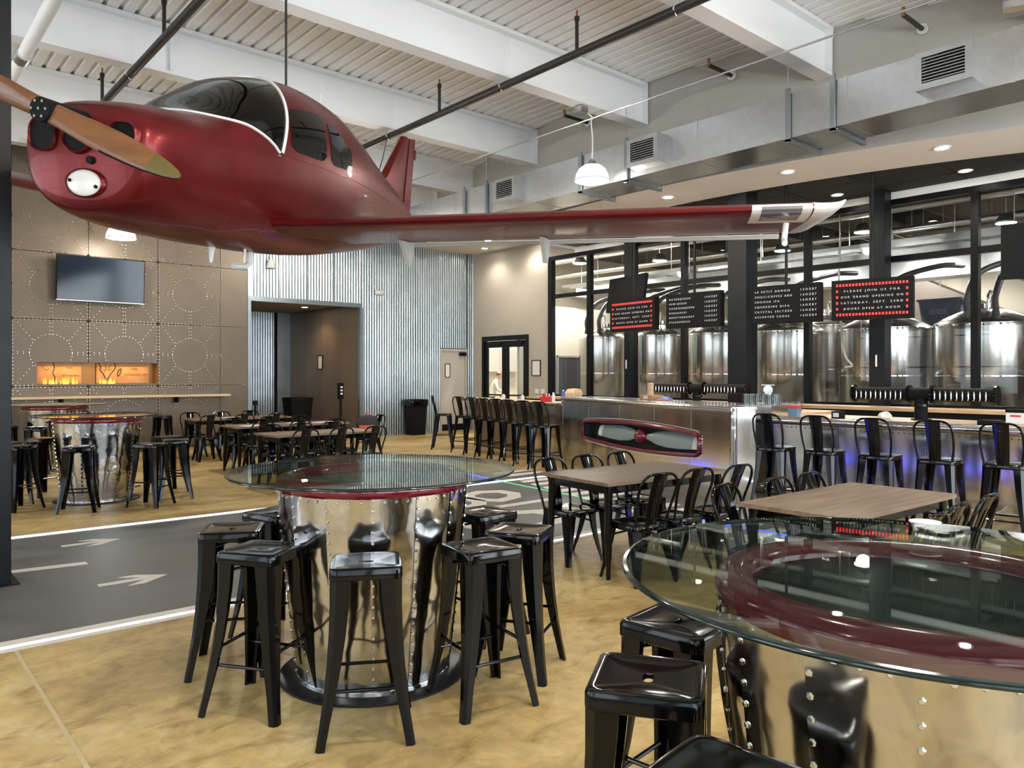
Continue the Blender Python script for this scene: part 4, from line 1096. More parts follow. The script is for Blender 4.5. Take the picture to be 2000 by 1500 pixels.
# ------------------------------------------------------------------ bar
PLx, PLy, PRx, PRy = 9.79, 9.85, 8.27, 5.34
BL = sqrt((PRx - PLx) ** 2 + (PRy - PLy) ** 2); BA = atan2(PRy - PLy, PRx - PLx)
bp_ = thing('bar_feature_panel', 'riveted aluminium bar front with a recessed red framed propeller', 'bar', (PLx, PLy, 0), BA)
NX0, NX1, NZ = .82, 4.10, .67
def nz(x, g=0.0):
    t = (x - (NX0 + NX1) / 2) / ((NX1 - NX0) / 2)
    h = .135 + .06 * (1 - t * t)
    e = max(0, abs(t) - .955) / .045
    return h * (1 - .25 * e * e) + g
seams = [0.0, .98, 2.0, 2.98, 3.88, BL]
rv = MB()
for a, b_ in zip(seams[:-1], seams[1:]):
    b = MB(); n = 16; V = []; Fc = []
    xs_ = sorted(set([a + .003, b_ - .003] + [a + (b_ - a) * k / n for k in range(1, n)] + [x for x in (NX0, NX1) if a < x < b_]))
    for x0, x1 in zip(xs_[:-1], xs_[1:]):
        xm = (x0 + x1) / 2
        if NX0 <= xm <= NX1:
            l0, l1 = nz(x0) if x0 >= NX0 else nz(NX0), nz(x1)
            b.add([(x0, 0, .02), (x1, 0, .02), (x1, 0, NZ - l1), (x0, 0, NZ - l0)], [(0, 1, 2, 3)])
            b.add([(x0, 0, NZ + l0), (x1, 0, NZ + l1), (x1, 0, 1.165), (x0, 0, 1.165)], [(0, 1, 2, 3)])
        else:
            b.add([(x0, 0, .02), (x1, 0, .02), (x1, 0, 1.165), (x0, 0, 1.165)], [(0, 1, 2, 3)])
    if NX0 < a and b_ < NX1:
        for up in (False, True):
            q = MB(); i4 = range(0, len(b.v), 4)
            for i in i4:
                if (b.v[i + 2][2] > 1.0) == up: q.add(b.v[i:i + 4], [(0, 1, 2, 3)])
            q.build('front_sheet', M['aluB'], bp_)
    else: b.build('front_sheet', M['aluB'], bp_)
    z = .06
    while z < 1.12:
        for xx in (a + .02, b_ - .02 if b_ == BL else None):
            if xx is not None and not (NX0 - .05 < xx < NX1 + .05 and abs(z - NZ) < nz(min(max(xx, NX0), NX1)) + .05): rv.rivet((xx, -.001, z), (0, -1, 0), .0095)
        z += .033
x = .02
while x < BL: rv.rivet((x, -.001, 1.135), (0, -1, 0), .0095); rv.rivet((x, .06, 1.201), (0, 0, 1), .007); x += .036
for s in (1, -1):
    x = NX0 + .01
    while x < NX1: rv.rivet((x, -.001, NZ + s * (nz(x) + .045)), (0, -1, 0), .0095); x += .036
for xx in (NX0 - .045, NX1 + .045):
    for k in range(8): rv.rivet((xx, -.001, NZ - .12 + k * .034), (0, -1, 0), .0095)
rv.build('rivets', M['rivet'], bp_, kind='stuff')
b = MB(); b.bx(0, BL, .22, .36, .0, 1.165); b.bx(0, BL, .012, .22, 0, .40); b.bx(0, BL, .012, .22, .93, 1.165); b.bx(0, .7, .012, .22, .4, .93); b.bx(4.2, BL, .012, .22, .4, .93)
b.build('bar_carcass', M['aluB'], bp_)
MB().bx(-.01, BL + .03, .035, .36, 1.165, 1.20).build('top_sheet', M['aluB'], bp_)
lo = MB().prism([(8.95, 6.05), (8.95, 5.2), (9.35, 5.2), (10.6, 9.5), (10.16, 9.73)], 1.075, 1.20).build('raised_ledge', M['aluB'], bp_)
lo.matrix_parent_inverse = (Matrix.Translation((PLx, PLy, 0)) @ Matrix.Rotation(BA, 4, 'Z')).inverted()
b = MB().cyl((-.01, .0, 1.165), (BL + .02, .0, 1.165), .036, 16); b.build('rolled_edge', M['alu'], bp_, smooth=50)
MB().cyl((BL, .02, 0), (BL, .02, 1.19), .045, 16).build('corner_tube', M['alu'], bp_, smooth=50)
MB().bx(0, BL, -.004, .0, .02, .11).build('kick_plate', M['aluB'], bp_)
# red framed niche with propeller
fr = thing('propeller_niche', '', ''); del fr['label']; del fr['category']; fr.name = 'niche_frame'
bpy.data.objects.remove(fr)
path = [(NX0 + (NX1 - NX0) * k / 40) for k in range(41)]
outl = [(x, NZ + nz(x)) for x in path] + [(x, NZ - nz(x)) for x in path[::-1]]
fo = MB().tube([(x, -.012, z) for x, z in outl], .030, 10, closed=True).build('niche_frame', M['redring'], bp_, smooth=60, label='glossy red rounded frame')
b = MB(); n = len(outl); b.add([(x, 0, z) for x, z in outl] + [(x, .2, z) for x, z in outl], [(i, (i + 1) % n, n + (i + 1) % n, n + i) for i in range(n)]); b.build('niche_side', M['niche'], fo, smooth=60)
MB().bx(NX0 - .02, NX1 + .02, .20, .21, NZ - .25, NZ + .25).build('niche_back', M['niche'], fo)
PX = 2.62
tl = radians(-2)
for s in (1, -1):
    ring_ = []
    for (t, ch_, th_) in ((0.02, .035, .035), (.15, .05, .03), (.35, .095, .022), (.6, .115, .018), (.85, .11, .014), (1.05, .098, .011), (1.18, .09, .009)):
        ring_.append([(PX + s * t * 1.06, .07 + th_ * sin(2 * pi * k / 14) + ch_ * .3 * cos(2 * pi * k / 14), NZ + .01 + t * s * 0.0 + ch_ * cos(2 * pi * k / 14)) for k in range(14)])
    bl = MB().loft(ring_).build('propeller_blade', M['propgrey'], bp_, smooth=60, label='sage grey propeller blade')
    rg = []
    for (t, ch_, th_) in ((1.17, .0905, .0095), (1.27, .082, .008), (1.30, .06, .005)):
        rg.append([(PX + s * t * 1.06, .07 + th_ * sin(2 * pi * k / 14) + ch_ * .3 * cos(2 * pi * k / 14), NZ + .01 + ch_ * cos(2 * pi * k / 14)) for k in range(14)])
    MB().loft(rg).build('blade_tip', M['white'], bl, smooth=60)
sp = MB().lathe([(.115, 0), (.12, .03), (.108, .08), (.072, .125), (.03, .15), (0, .154)], 28)
sp.xf(Matrix.Translation((PX, .07, NZ + .01)) @ Matrix.Rotation(radians(90), 4, 'X'))
so = sp.build('spinner', M['redring'], bp_, smooth=60)
b = MB()
for k in range(4):
    a = pi / 2 * k + .0; a2 = a + pi / 2
    p0 = Vector((PX + .042 * cos(a), -.070, NZ + .01 + .042 * sin(a))); p1 = Vector((PX + .042 * cos(a2), -.070, NZ + .01 + .042 * sin(a2)))
    b.tube([p0.lerp(p1, .12), p0.lerp(p1, .88)], .005, 6)
b.build('emblem', M['white'], so, label='white diamond emblem', kind='stuff')

# right bar run
rb = thing('bar_counter', 'long aluminium clad bar with butcher block top running out at the right', 'bar', (8.86, 0, 0))
ysb = [-1.6 + .98 * k for k in range(9)]
rv = MB()
for a, b_ in zip(ysb[:-1], ysb[1:]):
    if b_ > 6.0: b_ = 6.0
    MB().add([(.075, a + .003, .12), (.075, b_ - .003, .12), (-.015, b_ - .003, .98), (-.015, a + .003, .98), (.3, a + .003, .12), (.3, b_ - .003, .12), (.3, b_ - .003, .98), (.3, a + .003, .98)],
             [(0, 1, 2, 3), (4, 5, 6, 7), (0, 1, 5, 4), (2, 3, 7, 6), (1, 2, 6, 5), (0, 3, 7, 4)]).build('front_sheet', M['aluB'], rb)
    for k in range(26):
        z = .15 + k * .032; t = (z - .12) / .86; rv.rivet((.073 - .09 * t, a + .03, z), (-1, 0, -.1), .008)
    y = a + .05
    while y < b_: rv.rivet((-.016, y, .95), (-1, 0, -.1), .008); rv.rivet((.076, y, .145), (-1, 0, -.1), .008); y += .06
rv.build('rivets', M['niche'], rb, kind='stuff')
MB().bx(.09, .5, -1.6, 5.9, 0, .12).build('plinth', M['aluB'], rb)
MB().bx(.3, 1.0, -1.6, 6.0, .12, 1.02).build('bar_carcass', M['blackmat'], rb)
MB().cyl((-.02, -1.6, 1.03), (-.02, 5.75, 1.03), .048, 18).build('bullnose_rail', M['alu'], rb, smooth=50, label='polished tube rail along the counter edge')
MB().bx(-.015, .14, -1.6, 5.95, 1.0, 1.062).build('metal_edge', M['aluB'], rb)
for k in range(4):
    MB().bx(.14 + k * .215, .14 + k * .215 + .212, -1.6, 5.18, 1.02, 1.072).build('butcher_plank', M['butcher'], rb)
MB().cyl((-.16, -1.6, .2), (-.16, 5.2, .2), .022, 12).build('foot_rail', M['chrome'], rb, smooth=50)
for y in (-1, .2, 1.4, 2.6, 3.8, 5.0): MB().cyl((-.16, y, .2), (.09, y, .2), .012, 8).build('rail_bracket', M['chrome'], rb, smooth=50)

# service counter behind the feature panel
bc = thing('service_counter', 'butcher block service counter behind the riveted bar panel', 'counter', (0, 0, 0))
MB().prism([(9.9, 5.3), (11.0, 5.3), (11.55, 9.2), (11.4, 10.0), (10.75, 9.6), (9.97, 6.9)], 1.02, 1.07).build('worktop', M['butcher'], bc)
MB().prism([(9.95, 5.35), (10.95, 5.35), (11.5, 9.2), (11.35, 9.9), (10.8, 9.55), (10.02, 6.9)], 0, 1.02).build('cabinet_base', M['blackmat'], bc)

# left bar run with rounded end
lb = thing('bar_counter', 'left bar run with rounded wooden end before the glass doors', 'bar', (0, 0, 0))
A0, A1 = Vector((9.80, 9.95)), Vector((10.45, 13.75)); dA = (A1 - A0).normalized(); nA = Vector((dA.y, -dA.x))   # nA points to the service side
ctr = A1 + nA * .32
endp = [(ctr + (dA * cos(t) * .32 - nA * sin(t) * -.32 * -1 * 1)) for t in ()]
front = [A0, A1]
cap = [ctr + dA * .32 * sin(k * pi / 10) - nA * .32 * cos(k * pi / 10) for k in range(0, 11)]
poly = [A0] + cap + [A0 + nA * .64]
MB().prism([(p.x, p.y) for p in poly], 1.03, 1.075).build('countertop', M['butcher'], lb)
b = MB(); b.tube([(p.x, p.y, 1.05) for p in [A0] + cap], .03, 10); b.build('edge_tube', mat('dark_bronze_edge', (.25, .22, .19), .3, .8), lb, smooth=50)
for k in range(4):
    p0 = A0 + nA * .28 + dA * (.05 + k * .93); p1 = A0 + nA * .28 + dA * (.05 + (k + 1) * .93 - .01)
    q0, q1 = p0 + nA * .3, p1 + nA * .3
    MB().prism([(p0.x, p0.y), (p1.x, p1.y), (q1.x, q1.y), (q0.x, q0.y)], 0, 1.03).build('front_sheet', M['brown'] if k > 1 else M['aluB'], lb)

# tap towers
faucet = MB()
faucet.cyl((0, 0, 0), (-.05, 0, 0), .011, 8); faucet.cyl((-.045, 0, .035), (-.045, 0, -.055), .009, 8); faucet.cyl((-.045, 0, -.055), (-.06, 0, -.075), .010, 8); faucet.cyl((-.045, 0, .03), (-.05, 0, .065), .006, 6)
faucet.xf(Matrix.Diagonal((.8, .7, .72, 1)))
faucet_me = faucet.mesh('tap_faucet', M['chrome'], 50)
def tap_tower(x, y, rz, label, L=1.56):
    t = thing('tap_tower', label, 'beer tower', (x, y, 1.072), rz, 'black pipe beer towers')
    MB().tube([(0, -L / 2, .30), (0, L / 2, .30)], .078, 20).build('tap_pipe', M['blackmat'], t, smooth=50)
    for yy in (-L / 2, L / 2, -.13, .13):
        f = MB().cyl((0, yy - .012, .30), (0, yy + .012, .30), .108, 24).build('pipe_flange', M['black'], t, smooth=40)
    MB().cyl((0, 0, .012), (0, 0, .28), .07, 20).build('riser_pipe', M['blackmat'], t, smooth=50)
    MB().cyl((0, 0, 0), (0, 0, .014), .11, 24).build('base_flange', M['black'], t, smooth=40)
    MB().cyl((0, 0, .16), (0, 0, .185), .095, 24).build('riser_flange', M['black'], t, smooth=40)
    for s in (1, -1):
        for k in range(10): place(faucet_me, 'faucet', t, loc=(-.074, s * (.185 + k * .058), .295))
tap_tower(9.45, 3.58, 0, 'black pipe beer tower with many chrome taps on the right bar')
tap_tower(10.75, 7.62, .18, 'black pipe beer tower half hidden behind the central column', 1.75)

# ------------------------------------------------------------------ letter boards
def board(x, y, ang, lines, red, label, w=1.16, h=.63):
    t = thing('letter_board', label, 'sign', (x, y, 2.455), ang - pi / 2 + pi, 'hanging split flap boards')
    # local: board lies in the x-z plane, face towards -y
    t.rotation_euler = (0, 0, ang + pi)
    MB().bx(-w / 2, w / 2, -.05, .08, 0, h).build('board_case', M['blackmat'], t)
    MB().cyl((0, .02, h), (0, .02, 4.76 - 2.455), .024, 12).build('hanging_pole', M['frame'], t, smooth=50)
    x0 = -w / 2 + .07
    if red:
        b = MB()
        for k in range(22):
            xx = x0 + .015 + k * (w - .17) / 21
            for zz in (h - .085, .085): b.bx(xx - .014, xx + .014, -.056, -.05, zz - .019, zz + .019)
        for k in range(4):
            zz = h - .085 - (h - .17) * (k + 1) / 5
            for xx in (x0 + .015, -x0 - .015): b.bx(xx - .014, xx + .014, -.056, -.05, zz - .019, zz + .019)
        b.build('red_flaps', M['ledred'], t, kind='stuff')
        for k, s in enumerate(lines):
            zz = h - .085 - (h - .17) * (k + 1) / 5 - .018
            text_mesh('letters', s, .046, M['letters'], t, (0, -.052, zz), (radians(90), 0, 0), align='CENTER', font_space=1.6, w=(w - .28) * len(s) / 20)
    else:
        for k, (a, b_) in enumerate(lines):
            zz = h - .115 - k * .084
            text_mesh('letters', a, .046, M['letters'], t, (x0, -.052, zz), (radians(90), 0, 0), font_space=1.6, w=.042 * len(a))
            text_mesh('letters', b_, .046, M['letters'], t, (w / 2 - .075 - .25, -.052, zz), (radians(90), 0, 0), font_space=1.6, w=.25)
OPEN = ['PLEASE JOIN US FOR', 'OUR GRAND OPENING ON', 'SATURDAY, SEPT. 23RD', 'DOORS OPEN AT NOON']
L2 = [('SILVERQUEEN', '16OZ$7'), ('POW-QUEEN', '16OZ$7'), ('COOKIES&QUEEN', '16OZ$7'), ('DUBAHASHI', '16OZ$7'), ('ROKETOBERFEST', '16OZ$7'), ('STAGGERBOCK', '16OZ$7')]
L3 = [('LE PETIT DEMON', '12OZ$7'), ('CHOC/COFFEE ABO', '16OZ$7'), ('SMOOSH IPA', '16OZ$7'), ('SQUEEZINS DIPA', '16OZ$7'), ('CRYSTAL SELTZER', '16OZ$7'), ('ASSORTED SODAS', '16OZ$4')]
board(11.61, 9.71, radians(84.8), OPEN, True, 'smaller looking opening notice board with red border beside the black screen', 1.22)
board(11.55, 8.25, radians(90.7), L2, False, 'black letter board listing beers, second from the left')
board(11.68, 6.53, radians(97.8), L3, False, 'black letter board listing beers and sodas, third from the left')
board(11.92, 5.23, radians(103.3), OPEN, True, 'rightmost black notice board with red border and opening text', 1.16)
t = thing('hanging_screen', 'blank black screen hung behind the leftmost letter board', 'screen', (11.98, 10.25, 2.9), radians(76) + pi)
MB().box((0, .05, .36), (1.25, .07, .72), R=Matrix.Rotation(radians(-8), 3, 'X')).build('screen_case', M['blackmat'], t)
MB().cyl((.1, .09, .6), (.1, .09, 1.87), .03, 12).build('hanging_pole', M['frame'], t, smooth=50)
t = thing('hanging_screen', 'edge of a black screen cut off by the right side', 'screen', (12.05, 2.95, 2.9), radians(108) + pi)
MB().bx(-.55, .55, 0, .06, 0, .75).build('screen_case', M['blackmat'], t)
MB().cyl((.1, .09, .6), (.1, .09, 1.87), .03, 12).build('hanging_pole', M['frame'], t, smooth=50)

# ------------------------------------------------------------------ lights of the room and added fill pendants
def downlight(x, y, z, lab, pw=140, col=(1, .90, .76)):
    t = thing('recessed_downlight', lab, 'ceiling light', (x, y, z))
    MB().lathe([(.075, -.004), (.105, -.012), (.11, 0), (.1, .02)], 28, capends=False).build('trim_ring', M['white'], t, smooth=50)
    MB().lathe([(0, -.003), (.078, -.003)], 24).build('lens', M['downlight'], t)
    s = spot('downlight_lamp', (x, y, z - .04), pw, col, 130, .8)
for (x, y, lab) in ((10.86, 8.3, 'downlight in the pale soffit left of the duct hanger'), (10.88, 6.05, 'downlight in the pale soffit above the wing tip'), (11.33, 4.02, 'downlight in the pale soffit at the right edge'), (10.95, 10.9, 'downlight in the pale soffit hidden toward the pendant lamp')):
    downlight(x, y, 4.715, lab)
for (x, y, lab) in ((13.10, 6.35, 'bright downlight in the black ceiling above the wing tip'), (13.05, 4.3, 'bright downlight in the black ceiling at right'), (13.15, 12.35, 'bright downlight in the black ceiling left end, below the wing'), (13.0, 9.2, 'bright downlight in the black ceiling behind the wing'), (12.6, 2.4, 'bright downlight in the black ceiling beyond the right edge')):
    downlight(x, y, 4.76, lab)
for (x, y, lab) in ((12.5, 15.3, 'upper left downlight in the lobby ceiling under the wing'), (13.2, 16.3, 'lower left downlight in the lobby ceiling under the wing'), (13.35, 14.7, 'right downlight in the lobby ceiling under the wing')):
    downlight(x, y, 5.075, lab, 60)

def pendant(x, y, z, lab, top, pw):
    t = thing('pendant_lamp', lab, 'lamp', (x, y, z), group='white dome pendant lamps')
    MB().lathe([(.265, .0), (.268, .015), (.25, .10), (.21, .18), (.14, .235), (.06, .25), (.0, .25)], 36).build('dome_shade', M['lampshade'], t, smooth=50)
    MB().lathe([(.27, -.004), (.28, .004), (.268, .018)], 36, capends=False).build('shade_rim', M['whitepl'], t, smooth=50)
    MB().lathe([(.07, .25), (.06, .30), (.025, .34), (0, .34)], 20).build('socket_cap', M['galv'], t, smooth=50)
    b = MB(); b.tube(catmull([(0, 0, .33), (.012, 0, .33 + (top - z - .33) * .4), (-.01, .01, .33 + (top - z - .33) * .75), (0, 0, top - z - .12), (-.1, .04, top - z - .04)], 6), .012, 6); b.build('cord', M['white'], t, smooth=50)
    MB().box((-.2, .05, top - z - .04), (.16, .16, .09)).build('junction_box', M['galv'], t)
    l = bpy.data.lights.new('pendant_bulb', 'POINT'); l.energy = pw; l.color = (1, .93, .82); l.shadow_soft_size = .12
    o = bpy.data.objects.new('pendant_bulb', l); o.location = (x, y, z - .05); COL.objects.link(o)
pendant(8.2, 14.2, 4.75, 'added white dome fill pendant, unseen behind the fuselage', 5.78, 200)  # unseen lamp added to brighten the back of the room
pendant(5.5, 11.28, 4.7, 'added white dome fill pendant over the far dining tables, unseen behind the fuselage', 5.78, 200)  # added out of sight to lift the far floor
pendant(-.6, 11.28, 4.7, 'added white dome fill pendant over the left stools, outside the frame', 5.78, 220)  # added fill lamp, never in view
pendant(8.86, 8.25, 4.66, 'lit white dome pendant lamp hanging before the duct', 5.78, 60)
pendant(4.05, 16.35, 4.28, 'lit white dome pendant lamp under the airplane belly near the wall', 5.9, 60)
for (x, y, lab) in ((5.6, 2.25, 'added white dome fill pendant over the walnut tables, above the frame'), (1.9, 2.25, 'added white dome fill pendant over the centre drum table, above the frame'), (-3.6, 2.25, 'added white dome fill pendant left of the viewer, outside the frame'), (7.6, -.8, 'added white dome fill pendant near the bar, right of the frame'), (2.0, -3.8, 'added white dome fill pendant behind the viewer')):  # unseen pendants added for more light from overhead
    pendant(x, y, 4.7, lab, 5.78, 150)
t = thing('wall_siren', 'small white bell shaped siren on the corrugated wall above the opening', 'siren', (7.55, 17.36, 4.12))
MB().lathe([(.10, 0), (.105, .02), (.085, .14), (.05, .2), (.0, .2)], 18).build('bell', M['white'], t, smooth=50)
MB().cyl((0, 0, .2), (0, 0, .32), .012, 8).build('stem', M['white'], t)
MB().bx(-.02, .02, 0, .075, .26, .3).build('bracket', M['white'], t)
t = thing('emergency_light', 'oval white emergency light on the corrugated wall', 'light', (10.55, 17.42, 3.76))
MB().lathe([(.13, 0), (.13, .03), (.09, .07), (0, .075)], 24).xf(Matrix.Rotation(radians(90), 4, 'X') @ Matrix.Diagonal((1.15, .62, 1, 1))).build('lamp_head', M['white'], t, smooth=50)
MB().bx(-.05, .05, 0, .04, -.03, .03).build('mount', M['white'], t)
downlight(9.35, 19.3, 3.435, 'warm downlight in the ceiling of the bronze recess', 55, (1, .72, .42))

# ------------------------------------------------------------------ feature wall fittings
tv = thing('television', 'large flat black television on the riveted metal wall', 'television', (3.90, 17.22, 3.08))
tv.rotation_euler = (radians(4), 0, 0); tv.location = (3.90, 17.2, 3.08)
MB().bx(-.81, .81, 0, .05, 0, .90).build('tv_case', M['blackmat'], tv)
MB().bx(-.795, .795, -.004, 0, .018, .888).build('tv_screen', M['screen'], tv)
MB().bx(-.81, .81, -.006, .0, 0, .014).build('bottom_bezel', M['galv'], tv)
MB().bx(-.2, .2, .05, .215, .3, .6).build('wall_bracket', M['blackmat'], tv)
led = thing('drink_ledge', 'pale pine drink ledge along the riveted wall below the niche', 'shelf', (0, 0, 0))
MB().bx(-4.5, 6.5, 17.1, 17.432, 1.125, 1.17).build('ledge_plank', M['woodlite'], led)
for x in (-3, -1, 1, 3.2, 5.4): MB().bx(x - .02, x + .02, 17.2, 17.432, 1.0, 1.125).build('ledge_bracket', M['blackmat'], led)
fp = thing('fireplace_niche', 'glowing amber fireplace niche with old map panels in the riveted wall', 'fireplace', (0, 0, 0))
b = MB(); b.bx(HX0, HX1, 17.70, 17.72, HZ0, HZ1); b.build('niche_back', M['amber'], fp)
b = MB(); b.bx(HX0, HX1, 17.46, 17.70, HZ1, HZ1 + .01); b.build('niche_top', M['amber'], fp)
b = MB(); b.bx(HX0, HX1, 17.46, 17.70, HZ0 - .01, HZ0); b.build('niche_floor', M['amber'], fp)
for x in (HX0, HX1 - .01): MB().bx(x, x + .01, 17.46, 17.70, HZ0, HZ1).build('niche_side', M['amber'], fp)
for (x0, x1) in ((2.84, 3.62), (3.90, 4.92)): MB().bx(x0, x1, 17.64, 17.655, HZ0 + .01, HZ1 - .01).build('map_panel', M['mapp'], fp)
def ink(pts, r=.007): MB().tube(catmull([(x, 17.637, z) for x, z in pts], 4), r, 5).build('map_coastline', M['ink'], fp)
ink([(3.11, 1.84), (3.14, 1.74), (3.11, 1.64), (3.15, 1.54), (3.12, 1.43)], .009)
ink([(3.93, 1.84), (3.98, 1.78), (3.97, 1.7), (4.03, 1.62), (4.08, 1.50), (4.12, 1.52), (4.17, 1.62), (4.22, 1.68), (4.26, 1.75), (4.24, 1.84)], .010)
ink([(4.30, 1.62), (4.33, 1.70), (4.37, 1.72), (4.35, 1.62), (4.31, 1.57), (4.30, 1.62)], .011)
ink([(3.98, 1.72), (4.1, 1.7), (4.2, 1.72)], .004); ink([(4.05, 1.64), (4.08, 1.74), (4.06, 1.83)], .004); ink([(4.16, 1.66), (4.14, 1.75), (4.18, 1.83)], .004)
ink([(2.9, 1.8), (2.98, 1.7), (3.05, 1.72)], .004); ink([(4.4, 1.8), (4.6, 1.78), (4.9, 1.81)], .003)
for (s, x, z, w_) in (('THE', 3.34, 1.72, .13), ('ETHIOPIC', 3.28, 1.56, .32), ('THE', 4.56, 1.70, .13), ('COASTES OF', 4.44, 1.58, .44)):
    text_mesh('map_lettering', s, .06, M['ink'], fp, (x, 17.638, z), (radians(90), 0, 0), w=w_)
fl = MB(); random.seed(3)
for (x0, x1, n_) in ((2.92, 3.55, 26), (3.95, 4.25, 14)):
    for k in range(n_):
        x = x0 + (x1 - x0) * random.random(); h_ = .05 + .10 * random.random(); w_ = .012 + .012 * random.random(); y = 17.56 + .05 * random.random()
        fl.loft([[(x + w_ * cos(2 * pi * q / 6) * s_ + dx, y + w_ * .5 * sin(2 * pi * q / 6) * s_, HZ0 + z_) for q in range(6)] for (s_, z_, dx) in ((.6, 0, 0), (1, h_ * .3, .004), (.6, h_ * .65, -.006), (.08, h_, .006))])
fl.build('flames', M['flame'], fp, kind='stuff')
area('fireplace_glow', (3.3, 17.5, 1.79), (0, 0, 0), .9, .06, 2.6, (1, .55, .15)); area('fireplace_glow', (4.4, 17.5, 1.79), (0, 0, 0), .9, .06, 2.6, (1, .55, .15))

# ------------------------------------------------------------------ bins, stands, pictures
def bin_(x, y, w, h, lab, liner, rz=0.0):
    t = thing('trash_bin', lab, 'trash bin', (x, y, 0), rz)
    MB().loft([rrect(w * .42, w * .38, .04, 0), rrect(w * .5, w * .45, .05, h - .06), rrect(w * .52, w * .47, .05, h - .05), rrect(w * .52, w * .47, .05, h), rrect(w * .46, w * .41, .04, h - .01)], cap1=True).build('bin_body', M['blackmat'], t, smooth=40)
    if liner:
        MB().loft([rrect(w * .53, w * .48, .05, h - .16), rrect(w * .545, w * .495, .05, h - .05), rrect(w * .53, w * .48, .05, h + .012)], cap0=False, cap1=False).build('bag_liner', M['black'], t, smooth=40)
        MB().tube([(w * .53, .05, h - .1), (w * .66, .06, h - .14), (w * .62, .04, h - .2)], .018, 6).build('bag_knot', M['black'], t)
    else:
        MB().loft([rrect(w * .53, w * .48, .05, h), rrect(w * .50, w * .45, .06, h + .05), rrect(w * .3, w * .28, .06, h + .06)]).build('bin_lid', M['blackmat'], t, smooth=40)
bin_(11.45, 17.08, .50, .93, 'open black trash bin with liner against the corrugated wall', True)
bin_(9.0, 19.0, .62, .95, 'square black lidded bin inside the bronze recess', False)
def stand(x, y, top, lab, head=True):
    t = thing('sanitizer_stand', lab, 'stand', (x, y, 0))
    MB().cyl((0, 0, .0), (0, 0, .02), .16, 24).build('foot', M['blackmat'], t, smooth=40)
    MB().cyl((0, 0, .02), (0, 0, top), .03, 14).build('post', M['blackmat'], t, smooth=40)
    if head:
        o = MB().bx(-.06, .06, -.05, .05, top - .05, top + .34).build('dispenser', M['blackmat'], t)
        for k in range(3): MB().bx(-.03, .03, -.054, -.05, top + .06 + k * .08, top + .10 + k * .08).build('label_window', M['paper'], o)
    else:
        MB().cyl((0, 0, top - .1), (0, 0, top), .05, 14).build('post_cap', M['blackmat'], t, smooth=40)
stand(9.05, 16.75, 1.06, 'black dispenser stand in front of the bronze recess')
stand(6.9, 16.7, 1.02, 'black post between riveted wall and corrugated opening', False)
def frame_pic(x, y, z, rz, w, h, lab):
    t = thing('framed_notice', lab, 'picture', (x, y, z), rz)
    b = MB(); b.bx(-w / 2, w / 2, -.02, 0, -h / 2, -h / 2 + .02); b.bx(-w / 2, w / 2, -.02, 0, h / 2 - .02, h / 2); b.bx(-w / 2, -w / 2 + .02, -.02, 0, -h / 2 + .02, h / 2 - .02); b.bx(w / 2 - .02, w / 2, -.02, 0, -h / 2 + .02, h / 2 - .02)
    b.build('frame', M['blackmat'], t)
    MB().bx(-w / 2 + .02, w / 2 - .02, -.008, -.002, -h / 2 + .02, h / 2 - .02).build('paper', M['paper'], t)
frame_pic(13.69, 14.74, 1.78, -pi / 2, .34, .42, 'framed notice on the beige wall between glass doors and windows')
frame_pic(9.97, 19.6, 1.95, -pi / 2, .28, .40, 'framed notice on the bronze recess wall')
for (y, lab) in ((14.72, 'left wall switch plate below the framed notice'), (14.50, 'right wall switch plate below the framed notice')):
    t = thing('switch_plate', lab, 'switch', (13.695, y, 1.17), 0)
    MB().bx(-.012, 0, -.07, .07, -.06, .06).build('plate', M['paper'], t)
    for k in (-.03, .03): MB().bx(-.017, -.012, k - .012, k + .012, -.03, .03).build('rocker', M['white'], t)

# ------------------------------------------------------------------ small things on the bars
def on(name, lab, cat, x, y, z, rz=0, group=None): return thing(name, lab, cat, (x, y, z), rz, group)
gl = MB().lathe([(0, .004), (.030, .004), (.036, .145), (.038, .145), (.033, 0), (0, 0)], 18).mesh('tumbler', M['cup'], 40)
def glasses(x, y, z, dx, dy, nx, ny, lab, grp):
    for i in range(nx):
        for j in range(ny):
            o = place(gl, 'beer_glass', loc=(x + dx[0] * i + dy[0] * j, y + dx[1] * i + dy[1] * j, z)); tag(o, ('front', 'middle', 'back')[j] + ' row ' + ('first', 'second', 'third', 'fourth', 'fifth', 'sixth')[i] + ' ' + lab, 'glass', grp)
glasses(9.02, 5.62, 1.2005, (.02, -.076), (.077, .02), 6, 3, 'clear beer glass of the block near the riveted corner', 'beer glasses by the corner')
glasses(10.02, 5.86, 1.0725, (.03, -.076), (.08, .03), 6, 3, 'clear beer glass of the block beside the right beer tower', 'beer glasses by the tower')
t = on('storage_tub', 'small blue and clear tub with red lid at the bar corner', 'container', 9.12, 4.98, 1.073, .2)
MB().loft([rrect(.07, .06, .015, 0), rrect(.078, .068, .015, .10)]).build('tub', mat('blue_clear_tub', (.12, .25, .35), .3), t, smooth=40); MB().loft([rrect(.085, .075, .015, .10), rrect(.085, .075, .015, .135)]).build('lid', M['redplastic'], t, smooth=40)
t = on('coffee_grinder', 'black and chrome bar machine between the two blocks of glasses', 'machine', 10.15, 5.95, 1.072, .5)
MB().bx(-.12, .12, -.1, .1, 0, .04).build('base', M['black'], t); MB().bx(-.06, .06, -.05, .06, .04, .24).build('body', M['black'], t)
MB().cyl((-.16, 0, .31), (.14, 0, .31), .065, 18).build('drum_head', M['chrome'], t, smooth=40); MB().cyl((.02, 0, .24), (.02, 0, .30), .05, 16).build('collar', M['chrome'], t, smooth=40); MB().bx(-.15, .12, -.09, .09, .375, .385).build('top_tray', M['chrome'], t); MB().cyl((.12, -.08, .05), (.12, -.08, .16), .03, 12).build('knob', M['black'], t, smooth=40)
